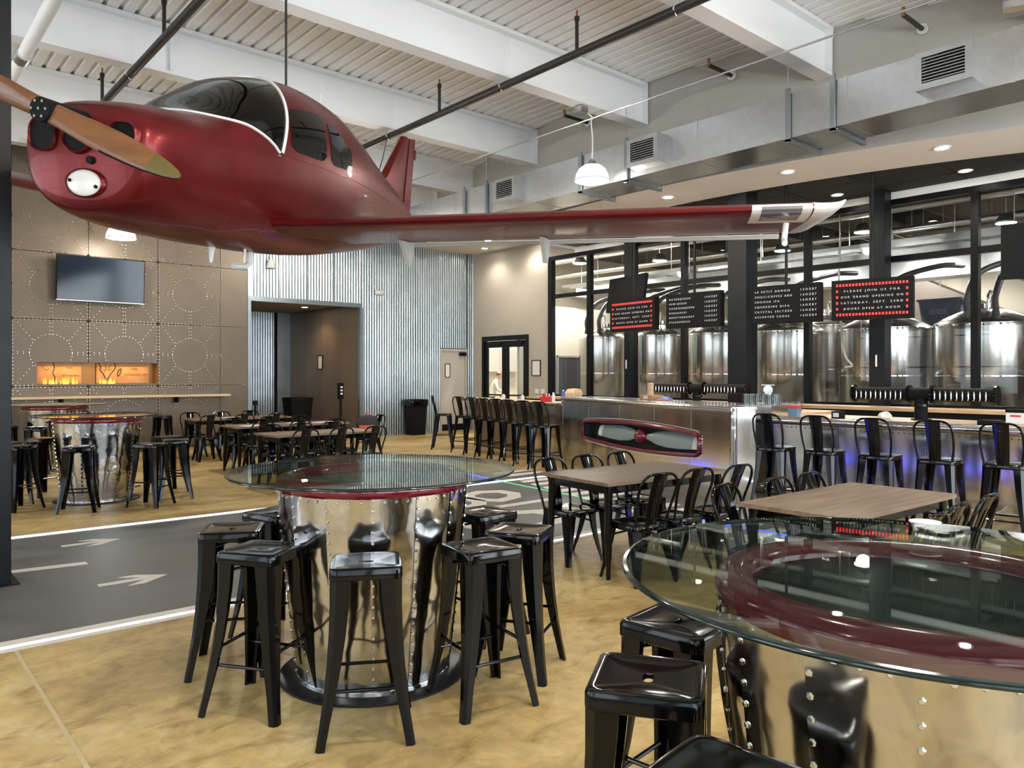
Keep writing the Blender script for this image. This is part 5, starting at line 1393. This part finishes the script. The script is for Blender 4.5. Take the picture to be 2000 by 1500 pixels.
t = on('plastic_wrap', 'crumpled clear plastic by the beer tower base', 'wrap', 9.35, 3.95, 1.073)
random.seed(5)
b = MB(); rg = []
for k in range(6):
    zz = [.0, .02, .045, .06, .07, .075][k]; rr = [.1, .12, .10, .075, .04, .01][k]
    rg.append([(rr * (1 + .5 * (random.random() - .5)) * cos(q * pi / 6), rr * .6 * (1 + .5 * (random.random() - .5)) * sin(q * pi / 6), zz + .02 * random.random() * (k > 0)) for q in range(12)])
b.loft(rg).build('crumple', M['paper'], t)
t = on('napkin_dispenser', 'small black napkin dispenser on the bar behind the second right bar chair', 'dispenser', 9.0, 4.35, 1.073); MB().bx(-.06, .06, -.055, .055, 0, .09).build('box', M['blackmat'], t); MB().bx(-.062, -.06, -.035, .035, .02, .07).build('slot', M['paper'], t)
t = on('napkin_dispenser', 'black tray on the bar behind the rightmost bar chair', 'dispenser', 9.0, 2.72, 1.073); MB().bx(-.07, .07, -.11, .11, 0, .05).build('box', M['blackmat'], t); MB().bx(-.05, .05, -.09, .09, .05, .055).build('insert', M['black'], t)
t = on('label_box', 'white carton with black lid near the right end of the bar', 'box', 9.5, 2.62, 1.073); MB().bx(-.07, .07, -.09, .09, 0, .12).build('carton', M['paper'], t); MB().bx(-.075, .075, -.095, .095, .12, .155).build('lid', M['blackmat'], t); MB().bx(-.072, -.0705, -.05, .05, .075, .095).build('red_print', M['redplastic'], t)
t = on('coffee_urn', 'black coffee brewer cut by the right edge above the bar', 'coffee machine', 9.75, 2.28, 1.073)
MB().bx(-.14, .14, -.16, .16, 0, .06).build('base', M['blackmat'], t); MB().bx(.0, .14, -.16, .16, .06, .5).build('back', M['blackmat'], t); MB().lathe([(.0, .08), (.09, .08), (.11, .2), (.10, .30), (.06, .34), (0, .34)], 20, c=(-.05, 0, 0)).build('carafe', M['black'], t, smooth=40); MB().cyl((-.05, 0, .42), (-.05, 0, .52), .12, 20).build('brew_head', M['chrome'], t, smooth=40); MB().bx(-.14, .14, -.16, .16, .52, .6).build('top', M['blackmat'], t)
t = on('cup_carton', 'orange cardboard tray holding a stack of paper cups on the riveted panel', 'carton', 9.72, 7.75, 1.2005, BA); MB().bx(-.17, .17, -.12, .12, 0, .075).build('tray', M['cardboard'], t); MB().bx(-.06, .07, -.122, -.12, .02, .06).build('label', M['paper'], t)
t = on('cup_stack', 'stack of brown paper cups standing in the orange carton', 'cups', 9.70, 7.76, 1.276)
MB().lathe([(0, 0)] + [q for k in range(7) for q in ((.048, k * .028), (.054, k * .028 + .026))] + [(0, .2)], 20).build('cups', mat('kraft_cups', (.55, .40, .26), .6), t, smooth=20)
t = on('bar_cloth', 'folded blue bar cloth right of the orange carton', 'cloth', 9.57, 7.36, 1.2005, .4); MB().loft([rrect(.13, .09, .03, 0), rrect(.14, .095, .03, .012), rrect(.11, .07, .03, .04), rrect(.04, .03, .02, .055)]).build('fold', M['blueplastic'], t, smooth=60); MB().bx(-.2, -.08, -.1, .1, 0, .02).build('board', M['cardboard'], t)
t = on('paper_bag', 'creased tan paper parcel on the window sill behind the bar', 'parcel', 12.9, 12.6, 1.075, .3); MB().loft([rrect(.22, .12, .04, 0), rrect(.24, .13, .04, .1), rrect(.18, .09, .03, .19), rrect(.05, .04, .03, .2)]).build('wrap', mat('tan_parcel', (.62, .46, .30), .7), t, smooth=30)
bb = thing('back_counter', 'low black back counter below the brewery windows', 'counter', (0, 0, 0))
MB().bx(12.64, 13.2, -1.0, 13.9, 0, 1.02).build('cabinet', M['blackmat'], bb); MB().bx(12.6, 13.24, -1.0, 13.95, 1.02, 1.07).build('worktop', M['butcher'], bb)
for (nm, lab, cat, x, y, col, hh, rr) in (('paper_cup', 'white paper cup near the rounded end of the left bar', 'cup', 10.30, 12.1, 'paper', .10, .045), ('paper_cup', 'second white paper cup on the left bar', 'cup', 10.16, 11.35, 'paper', .10, .045), ('white_bottle', 'white squeeze bottle beside the red basket on the left bar', 'bottle', 10.12, 10.42, 'paper', .17, .035), ('spray_bottle', 'blue spray bottle near the panel end of the left bar', 'bottle', 10.08, 10.12, 'blueplastic', .22, .032)):
    t = on(nm, lab, cat, x, y, 1.076)
    MB().lathe([(0, 0), (rr * .85, 0), (rr, hh * .75), (rr * .6, hh * .85), (rr * .6, hh), (0, hh)] if 'bottle' in nm else [(0, 0), (rr * .75, 0), (rr, hh), (rr * .95, hh), (0, hh * .9)], 18).build('body', M[col], t, smooth=50)
    MB().cyl((0, 0, hh), (0, 0, hh + .02), rr * .5, 10).build('cap', M['paper'], t, smooth=50)
t = on('condiment_basket', 'red basket of packets on the left bar', 'basket', 10.22, 10.72, 1.076); MB().loft([rrect(.09, .07, .02, 0), rrect(.12, .09, .02, .10), rrect(.11, .08, .02, .09)], cap1=True).build('basket', M['redplastic'], t, smooth=40)
for k in range(4): MB().box((-.06 + k * .04, .01 * (k % 2), .12), (.03, .06, .07), rz=.3 * k).build('packet', M['paper'] if k % 2 else M['redplastic'], t)
t = on('card_tray', 'black tray with white card beside the riveted panel on the left bar', 'tray', 9.98, 10.0, 1.076); MB().bx(-.06, .06, -.16, .0, 0, .03).build('tray', M['blackmat'], t); MB().bx(-.05, .05, .01, .16, 0, .035).build('card', M['paper'], t)
t = on('paper_menu', 'white and red paper menu on the middle far table', 'menu', 5.05, 12.25, .7625, .1); MB().bx(-.2, .2, -.14, .14, 0, .003).build('sheet', M['paper'], t); MB().bx(0, .19, -.13, -.03, .003, .004).build('red_print', M['redplastic'], t)
for (x, y, tb, lab) in ((5.9, 12.5, 0, 'loose white paper on the right of the middle far table'), (5.6, 14.95, 0, 'loose white paper on the farthest table'), (6.3, 12.35, 0, 'white paper at the right end of the middle far table')):
    t = on('paper_sheet', lab, 'paper', x, y, .7625, .2); MB().bx(-.15, .15, -.11, .11, 0, .002).build('sheet', M['paper'], t); MB().bx(-.1, .1, .04, .07, .002, .0025).build('print', M['ink'], t)
t = on('plastic_cup', 'small clear plastic cup on the lower right glass table', 'cup', 2.62, .98, 1.0905); MB().lathe([(0, .003), (.03, .003), (.043, .035), (.046, .035), (.034, 0), (0, 0)], 24).build('cup', M['cup'], t, smooth=40); MB().lathe([(.043, .035), (.0475, .037), (.046, .033)], 24).build('lip', M['paper'], t, smooth=40)
# backpack on the chair behind the far table end
t = on('backpack', 'black and orange backpack slouched on a chair at the far tables', 'backpack', 7.25, 12.40, .446, -.6)
t.scale = (1.05, 1.05, .72)
b = MB(); b.loft([rrect(.17, .10, .06, 0), rrect(.20, .13, .07, .15), rrect(.19, .12, .07, .40), rrect(.13, .08, .06, .54), rrect(.05, .03, .02, .57)]); b.build('bag', M['rubber'], t, smooth=50)
b = MB(); b.loft([rrect(.13, .04, .03, .08), rrect(.15, .05, .04, .18), rrect(.13, .04, .03, .32)]); o = b.xf(Matrix.Translation((0, -.13, 0))).build('front_pocket', M['orange'], t, smooth=50)
for s in (1, -1): MB().tube(catmull([(s * .1, .1, .5), (s * .16, .2, .42), (s * .17, .22, .2), (s * .12, .12, .08)], 5), .018, 6).build('strap', M['rubber'], t, smooth=50)
MB().tube(catmull([(-.06, 0, .56), (0, 0, .63), (.06, 0, .56)], 5), .012, 6).build('grab_handle', M['orange'], t, smooth=50)
# ------------------------------------------------------------------ brewery and kitchen behind the glazing
struct(MB().bx(30, 30.2, -5.2, 21.8, 0, 6.4).build('wall_brewery', M['kitchwall']))
struct(MB().bx(21.6, 21.8, -5.2, 9.4, 0, 5.4).build('wall_brewery_mid', M['kitchwall']))
struct(MB().bx(22.2, 30.2, -5.4, 21.8, -.2, 0).build('floor_brewery_back', M['brewfloor']))
struct(MB().bx(13.86, 30, -5.4, -5.2, 0, 6.4).build('wall_brewery_front', M['kitchwall']))
struct(MB().bx(13.86, 30.2, -5.4, 21.8, 6.3, 6.45).build('ceiling_brewery', M['darkceil']))
struct(MB().bx(13.86, 30, 15.6, 15.7, 0, 3.55).build('wall_kitchen', M['kitchwall']))
struct(MB().bx(13.86, 30, 21.3, 21.5, 0, 6.4).build('wall_kitchen_back', M['kitchwall']))
struct(MB().bx(13.86, 13.98, 14.3, 17.7, 5.2, 6.4).build('wall_right_upper', M['kitchwall']))
struct(MB().bx(13.86, 13.98, 17.5, 21.5, 0, 6.4).build('wall_kitchen_side', M['kitchwall']))
d3 = struct(thing('door_3', '', '', (15.75, 15.58, 0))); del d3['label']; del d3['category']
MB().bx(-.45, .45, -.03, 0, 0, 2.1).build('door_leaf', mat('dark_grey_door', (.07, .07, .08), .5), d3)
for s in (-.5, .45): MB().bx(s, s + .05, -.04, 0, 0, 2.15).build('door_frame', M['doorgrey'], d3)
MB().bx(-.5, .5, -.04, 0, 2.1, 2.15).build('door_head', M['doorgrey'], d3)

def tank(x, y, r, zc, lab, hose):
    t = thing('brewing_tank', lab, 'tank', (x, y, 0), group='stainless brewing tanks')
    MB().lathe([(r * .5, .55), (r * .97, .75), (r, .80), (r, zc)], 56).build('tank_body', M['steel'], t, smooth=40)
    MB().lathe([(r, zc), (r * .97, zc + .03), (r * .80, zc + .12), (r * .5, zc + .24), (r * .2, zc + .30), (0, zc + .31)], 56).build('tank_dome', M['steel'], t, smooth=40)
    MB().lathe([(r + .004, zc * .62), (r + .006, zc * .62 + .015), (r + .004, zc * .62 + .03)], 56).build('weld_band', M['chrome'], t, smooth=40)
    MB().lathe([(r + .006, zc - .05), (r + .012, zc - .03), (r + .006, zc - .01)], 56).build('rim_band', M['chrome'], t, smooth=40)
    for k in range(4):
        a = pi / 4 + k * pi / 2; MB().cyl((r * .75 * cos(a), r * .75 * sin(a), 0), (r * .75 * cos(a), r * .75 * sin(a), .72), .05, 12).build('leg', M['steel'], t, smooth=40)
    b = MB().tube(catmull([(-r * .5, -r * .2, zc + .2), (-r * .5, -r * .2, zc + .5), (-r * .3, -r * .2, zc + .58), (-r * .3, -r * .2, zc + .35)], 5), .022, 8).build('vent_pipe', M['chrome'], t, smooth=50)
    MB().cyl((0, 0, zc + .3), (0, 0, zc + .38), .16, 20).build('manway', M['chrome'], t, smooth=40)
    for s in hose:
        MB().cyl((-r * .72, s, zc), (-r * .72, s, zc + .22), .085, 12, r2=.06).build('hose_boot', M['hose'], t, smooth=40)
        MB().tube(catmull([(-r * .72, s, zc + .2), (-r * .72, s, zc + .5), (-r * .3, s - .1, zc + .95), (r * .8, s - .5, zc + 1.25), (r * 2, s - .6, zc + 1.35)], 6), .055, 8).build('hose', M['hose'], t, smooth=50)
tank(15.75, 14.15, .74, 2.62, 'leftmost brewing tank with two dark hoses, seen through the windows', (-.25, .2))
tank(15.75, 12.25, .74, 2.60, 'second brewing tank from the left, behind the leftmost letter board', (-.15, .3))
tank(15.75, 10.5, .78, 2.58, 'third brewing tank from the left, left of the central column', (-.3,))
tank(15.75, 8.75, .78, 2.56, 'brewing tank just right of the central column', (-.2,))
tank(17.4, 8.6, .78, 2.75, 'brewing tank in the second row, behind the beer and soda board', ())
tank(15.75, 6.65, .86, 2.52, 'wide brewing tank behind the rightmost opening notice board', (-.25,))
tank(15.75, 4.85, .86, 2.52, 'widest looking brewing tank at the right edge with two hoses', (-.35, .1))
tank(15.75, 3.0, .86, 2.52, 'brewing tank beyond the right edge', (0,))

for k in range(7):
    y = -3.5 + 3.0 * k
    t = thing('brewery_beam', 'dark steel ceiling beam number %d from the front in the brewery' % (k + 1), 'beam', (0, y, 0), group='dark brewery beams')
    t['label'] = ['dark brewery beam beyond the right edge, nearest', 'dark brewery beam beyond the right edge, next in', 'dark brewery beam at the right edge of the windows', 'dark brewery beam right of the notice boards', 'dark brewery beam above the middle letter boards', 'dark brewery beam above the hanging black screen', 'dark brewery beam above the kitchen partition'][k]
    MB().bx(13.9, 29.9, -.01, .01, 5.62, 6.1).build('web', M['darkbeam'], t); MB().bx(13.9, 29.9, -.1, .1, 5.58, 5.62).build('flange', M['darkbeam'], t); MB().bx(13.9, 29.9, -.1, .1, 6.1, 6.14).build('flange', M['darkbeam'], t)
for (x, z, r, m, lab) in ((15.3, 5.3, .05, 'galv', 'thin steel pipe run nearest the brewery windows'), (16.4, 5.05, .09, 'galv', 'wide steel pipe run in the brewery ceiling'), (17.6, 5.35, .05, 'pipe', 'dark pipe run in the middle of the brewery ceiling'), (18.6, 5.0, .06, 'galv', 'thin steel pipe run far in the brewery ceiling'), (19.8, 5.2, .08, 'kitchwall', 'cream pipe run far in the brewery ceiling'), (23.0, 5.1, .12, 'galv', 'thick steel pipe run deep in the brewery'), (26.0, 5.3, .08, 'kitchwall', 'deepest cream pipe run in the brewery')):
    t = thing('process_pipe', lab, 'pipe', (x, 0, 0), group='brewery ceiling pipes')
    MB().cyl((0, -4.8, z), (0, 20.5, z), r, 12).build('pipe_run', M[m], t, smooth=50)
    for y in (-2, 1, 4, 7, 10, 13, 16): MB().cyl((0, y, z), (0, y, 6.28), .008, 6).build('hanger', M['galv'], t)
for (x, z, w, h, lab) in ((17.0, 4.25, .55, .42, 'shiny rectangular duct low in the brewery'), (19.2, 4.1, .7, .5, 'second shiny duct farther back in the brewery')):
    t = thing('brewery_duct', lab, 'duct', (x, 0, z), group='brewery ducts')
    for k in range(9): MB().bx(-w / 2, w / 2, -4 + 2.2 * k, -4 + 2.2 * k + 2.19, -h / 2, h / 2).build('duct_section', M['galv'], t)
    for k in range(8): MB().cyl((w / 2 + .03, -2.9 + 2.2 * k, -h / 2), (w / 2 + .03, -2.9 + 2.2 * k, 6.28 - z), .01, 6).build('hanger', M['galv'], t)
# ladder cable tray
t = thing('cable_tray', 'galvanised cable tray running under the brewery ceiling', 'cable tray', (14.9, 0, 4.0))
for s in (0, .3): MB().bx(s, s + .02, -4, 15, 0, .07).build('side_rail', M['galv'], t)
for k in range(40): MB().bx(.02, .3, -3.9 + .47 * k, -3.87 + .47 * k, .02, .04).build('rung', M['galv'], t)
for k in range(8): MB().cyl((.15, -3 + 2.4 * k, .05), (.15, -3 + 2.4 * k, 2.28), .007, 6).build('hanger', M['galv'], t)

def highbay(x, y, z, lab, pw):
    t = thing('high_bay_lamp', lab, 'lamp', (x, y, z), group='brewery high bay lamps')
    MB().lathe([(.0, 0), (.19, 0)], 24).build('lens', M['downlight'], t); MB().lathe([(.19, -.01), (.2, .02), (.12, .16), (.05, .2), (0, .2)], 24, capends=False).build('housing', M['galv'], t, smooth=40)
    MB().cyl((0, 0, .2), (0, 0, 6.28 - z), .01, 6).build('stem', M['galv'], t)
    spot('high_bay', (x, y, z - .05), pw, (1, .95, .86), 165, .5, r=.15)
for (x, y, lab) in ((16.9, 13.2, 'brewery lamp seen left of the hanging screen'), (17.9, 10.1, 'brewery lamp above the second letter board'), (16.9, 7.6, 'brewery lamp right of the central column'), (18.1, 5.2, 'brewery lamp above the rightmost notice board'), (16.9, 2.0, 'brewery lamp near the right edge'), (19.5, 7.6, 'far brewery lamp behind the second tank row'), (24.0, 12.8, 'added fill lamp deep in the brewery beyond the leftmost tanks'), (25.0, 7.0, 'added fill lamp deep in the brewery beyond the middle tanks'), (15.6, 15.0, 'added fill lamp brightening the kitchen partition')):  # deep pair and partition lamp are added to brighten the back walls
    highbay(x, y, 4.75, lab, 560)
for (x, y, lab) in ((17.0, 11.0, 'white tube light hung left of the central column'), (16.6, 6.9, 'white tube light hung above the rightmost notice board')):
    t = thing('tube_light', lab, 'lamp', (x, y, 4.55), .35, 'brewery tube lights')
    MB().bx(-.6, .6, -.04, .04, 0, .06).build('tube_housing', M['white'], t)
    for s in (-.5, .5): MB().cyl((s, 0, .06), (s, 0, 1.72), .005, 6).build('wire', M['galv'], t)
t = thing('exit_sign', 'red EXIT sign in the brewery above the left windows', 'sign', (16.12, 15.4, 3.86), 0)
MB().bx(-.2, .2, 0, .05, 0, .24).build('sign_case', M['white'], t)
text_mesh('sign_letters', 'EXIT', .2, mat('exit_red', (.7, .02, .02), .5, emit=(1, .05, .03), estr=2.5), t, (0, -.002, .05), (radians(90), 0, 0), align='CENTER', w=.34)
MB().cyl((0, .025, .24), (0, .025, 2.43), .01, 6).build('stem', M['galv'], t)
# stair and platform behind the right tanks
t = thing('stair_void_wedge', 'dark sloping wedge standing for the shaded void under the brewery stair', 'stair', (20.6, 0, 0))
for (a, b_) in ((0, 1),):
    m = MB(); pts = [(9.4, 0), (9.4, 4.6), (8.9, 4.6), (3.2, 1.7), (3.2, 0)]
    m.add([(0, y, z) for y, z in pts] + [(.9, y, z) for y, z in pts], [(0, 1, 2, 3, 4), (5, 6, 7, 8, 9)] + [(i, (i + 1) % 5, 5 + (i + 1) % 5, 5 + i) for i in range(5)]); m.build('stair_void_fill', mat('stair_void_shade', (.10, .085, .075), .7), t)  # solid dark fill stands for the shade of an open void
MB().tube([(-.02, 8.9, 5.5), (-.02, 3.2, 2.6)], .03, 8).build('handrail', M['galv'], t, smooth=50)
for k in range(5): MB().cyl((-.02, 8.6 - k * 1.25, 4.45 - k * .636), (-.02, 8.6 - k * 1.25, 5.36 - k * .636), .015, 6).build('baluster', M['galv'], t)
t = thing('storage_rack', 'steel storage rack behind the right brewing tanks', 'rack', (17.7, 6.2, 0))
MB().bx(-.45, .45, -.9, .9, 2.6, 2.66).build('deck', M['darkbeam'], t)
for sx in (-.42, .42):
    for sy in (-.87, .87): MB().bx(sx - .03, sx + .03, sy - .03, sy + .03, 0, 2.6).build('post', M['darkbeam'], t)
t = thing('plastic_tub', 'slate blue plastic tub on the rack above the right tanks', 'tub', (17.6, 6.2, 2.661))
MB().loft([rrect(.28, .36, .06, 0), rrect(.33, .42, .06, .5), rrect(.36, .45, .06, .5), rrect(.36, .45, .06, .54), rrect(.31, .40, .05, .54), rrect(.27, .35, .05, .03)]).build('tub_body', M['tub'], t, smooth=40)
MB().bx(-.345, -.325, -.18, .18, .2, .32).build('label', mat('tub_label', (.2, .22, .28), .6), t)

# kitchen: worktable, cupboard and a cook
t = thing('kitchen_cupboard', 'pale wall cupboard seen through the left glass door', 'cupboard', (17.6, 20.9, 1.7))
MB().bx(-.9, .9, 0, .38, 0, .8).build('carcass', M['doorgrey'], t)
for s in (-.88, .01): MB().bx(s, s + .87, -.02, 0, .01, .79).build('cupboard_door', M['doorgrey'], t)
t = thing('kitchen_table', 'steel worktable behind the glass doors', 'table', (16.3, 18.2, 0), .2)
MB().bx(-.4, .4, -1.1, 1.1, .88, .92).build('worktop', M['steel'], t)
for sx in (-.36, .36):
    for sy in (-1.05, 1.05): MB().cyl((sx, sy, 0), (sx, sy, .88), .022, 10).build('leg', M['steel'], t, smooth=40)
MB().bx(-.36, .36, -1.05, 1.05, .3, .33).build('shelf', M['steel'], t)

def person():
    t = thing('person', 'person in a pale shirt bending over kitchen work behind the left glass door', 'person', (15.45, 18.72, 0), radians(-35))
    J = {'pel': ((0, 0, .93), .13), 'sp': ((.03, 0, 1.12), .125), 'ch': ((.10, 0, 1.32), .14), 'nk': ((.17, 0, 1.47), .055), 'hd0': ((.20, 0, 1.53), .06),
         'shL': ((.10, .17, 1.37), .06), 'elL': ((.18, .24, 1.12), .042), 'wrL': ((.42, .17, 1.02), .030), 'haL': ((.50, .15, 1.0), .032),
         'shR': ((.10, -.17, 1.37), .06), 'elR': ((.18, -.24, 1.12), .042), 'wrR': ((.42, -.17, 1.02), .030), 'haR': ((.50, -.15, 1.0), .032),
         'hpL': ((0, .09, .88), .09), 'knL': ((.03, .10, .48), .06), 'anL': ((0, .10, .09), .042), 'toL': ((.14, .12, .035), .034),
         'hpR': ((0, -.09, .88), .09), 'knR': ((.03, -.10, .48), .06), 'anR': ((0, -.10, .09), .042), 'toR': ((.14, -.12, .035), .034)}
    E_ = [('pel', 'sp'), ('sp', 'ch'), ('ch', 'nk'), ('nk', 'hd0'), ('ch', 'shL'), ('shL', 'elL'), ('elL', 'wrL'), ('wrL', 'haL'), ('ch', 'shR'), ('shR', 'elR'), ('elR', 'wrR'), ('wrR', 'haR'), ('pel', 'hpL'), ('hpL', 'knL'), ('knL', 'anL'), ('anL', 'toL'), ('pel', 'hpR'), ('hpR', 'knR'), ('knR', 'anR'), ('anR', 'toR')]
    for s, sy in (('L', 1), ('R', -1)):
        for f in range(4):
            J['f%s%da' % (s, f)] = ((.535, sy * (.15 + .028 - .019 * f), .99), .0095); J['f%s%db' % (s, f)] = ((.575 + .006 * (f in (1, 2)), sy * (.15 + .028 - .019 * f), .965), .008)
            E_ += [('ha' + s, 'f%s%da' % (s, f)), ('f%s%da' % (s, f), 'f%s%db' % (s, f))]
        J['t%sa' % s] = ((.49, sy * .10, .985), .011); J['t%sb' % s] = ((.525, sy * .08, .965), .009); E_ += [('ha' + s, 't%sa' % s), ('t%sa' % s, 't%sb' % s)]
    ks = list(J); me = bpy.data.meshes.new('person_body'); me.from_pydata([J[k][0] for k in ks], [(ks.index(a), ks.index(b)) for a, b in E_], [])
    o = bpy.data.objects.new('body', me); COL.objects.link(o)
    mo = o.modifiers.new('skin', 'SKIN')
    if not me.skin_vertices: 
        bpy.context.view_layer.objects.active = o
    for i, k in enumerate(ks):
        sv = me.skin_vertices[0].data[i]; sv.radius = (J[k][1], J[k][1]); sv.use_root = (k == 'pel')
    sb = o.modifiers.new('sub', 'SUBSURF'); sb.levels = 2; sb.render_levels = 2
    bpy.context.view_layer.update()
    m2 = bpy.data.meshes.new_from_object(o.evaluated_get(bpy.context.evaluated_depsgraph_get()))
    bpy.data.objects.remove(o)
    m2.materials.clear(); m2.materials.append(M['skin']); m2.materials.append(M['shirt']); m2.materials.append(mat('dark_trousers', (.03, .03, .04), .8)); m2.materials.append(M['rubber'])
    for p in m2.polygons:
        c = p.center; z = c.z
        p.material_index = 0 if (z > 1.44 or (c.x > .30 and z > .9)) else (1 if z > .92 else (2 if z > .11 else 3))
        p.use_smooth = True
    body = place(m2, 'body', t)
    # head: one shaped surface with brow, nose, chin, ears
    hb = MB(); rings = []
    for k in range(13):
        v = k / 12; zz = -.12 + .235 * v
        w = .076 * sqrt(max(0.02, 1 - ((v - .58) / .62) ** 2)) * (.80 if v < .18 else 1); d_ = .098 * sqrt(max(.02, 1 - ((v - .56) / .60) ** 2))
        rg = []
        for q in range(24):
            a = 2 * pi * q / 24; x_ = d_ * cos(a); y_ = w * sin(a)
            if q in (0,) and .30 < v < .55: x_ += .022 * (1 - abs(v - .38) / .17)     # nose
            if q in (22, 23, 1, 2) and .50 < v < .60: x_ -= .008                       # eye sockets
            if q in (23, 0, 1) and .20 < v < .27: x_ += .005                            # lips
            if q in (6, 18) and .38 < v < .60: y_ *= 1.16                               # ears
            rg.append((x_, y_, zz))
        rings.append(rg)
    hb.loft(rings)
    hm = Matrix.Translation((.235, 0, 1.585)) @ Matrix.Rotation(radians(28), 4, 'Y')
    ho = hb.xf(hm).build('head', M['skin'], t, smooth=60)
    eb = MB()
    for sy in (1, -1): eb.lathe([(0, -.011), (.008, -.007), (.011, 0), (.008, .007), (0, .011)], 10, c=(.083, sy * .03, .012))
    eb.xf(hm).build('eyes', M['paper'], ho, smooth=60, kind='stuff')
    cap = MB(); rings = []
    for k in range(7):
        v = k / 6; zz = .012 + .108 * v; s_ = sqrt(max(.02, 1 - (v * .98) ** 2))
        rings.append([(-.006 + .104 * s_ * cos(2 * pi * q / 24) - (.03 * (1 - v) if cos(2 * pi * q / 24) > .3 else 0), .086 * s_ * sin(2 * pi * q / 24), zz - (.05 * (1 - v) if cos(2 * pi * q / 24) < -.2 else 0)) for q in range(24)])
    cap.loft(rings); cap.xf(hm).build('hair', M['hair'], t, smooth=60)
person()
l = bpy.data.lights.new('kitchen_light', 'AREA'); l.size = 1.5; l.energy = 650; l.color = (1, .95, .85)
o = bpy.data.objects.new('kitchen_light', l); o.location = (16.5, 18.4, 6.0); COL.objects.link(o)

tag(MB().tube(catmull([(14.45, 6.95, 4.2), (14.45, 6.97, 3.4), (14.45, 6.93, 2.6), (14.45, 6.86, 2.0), (14.45, 6.72, 1.78), (14.45, 6.84, 1.74)], 6), .022, 8).build('white_hose', M['white'], smooth=50), 'white hose dangling in front of the tanks left of the opening notice', 'hose')
MB().cyl((14.45, 6.95, 4.2), (14.45, 6.95, 6.29), .012, 8).build('hose_hanger', M['galv'], bpy.data.objects['white_hose'], smooth=50)
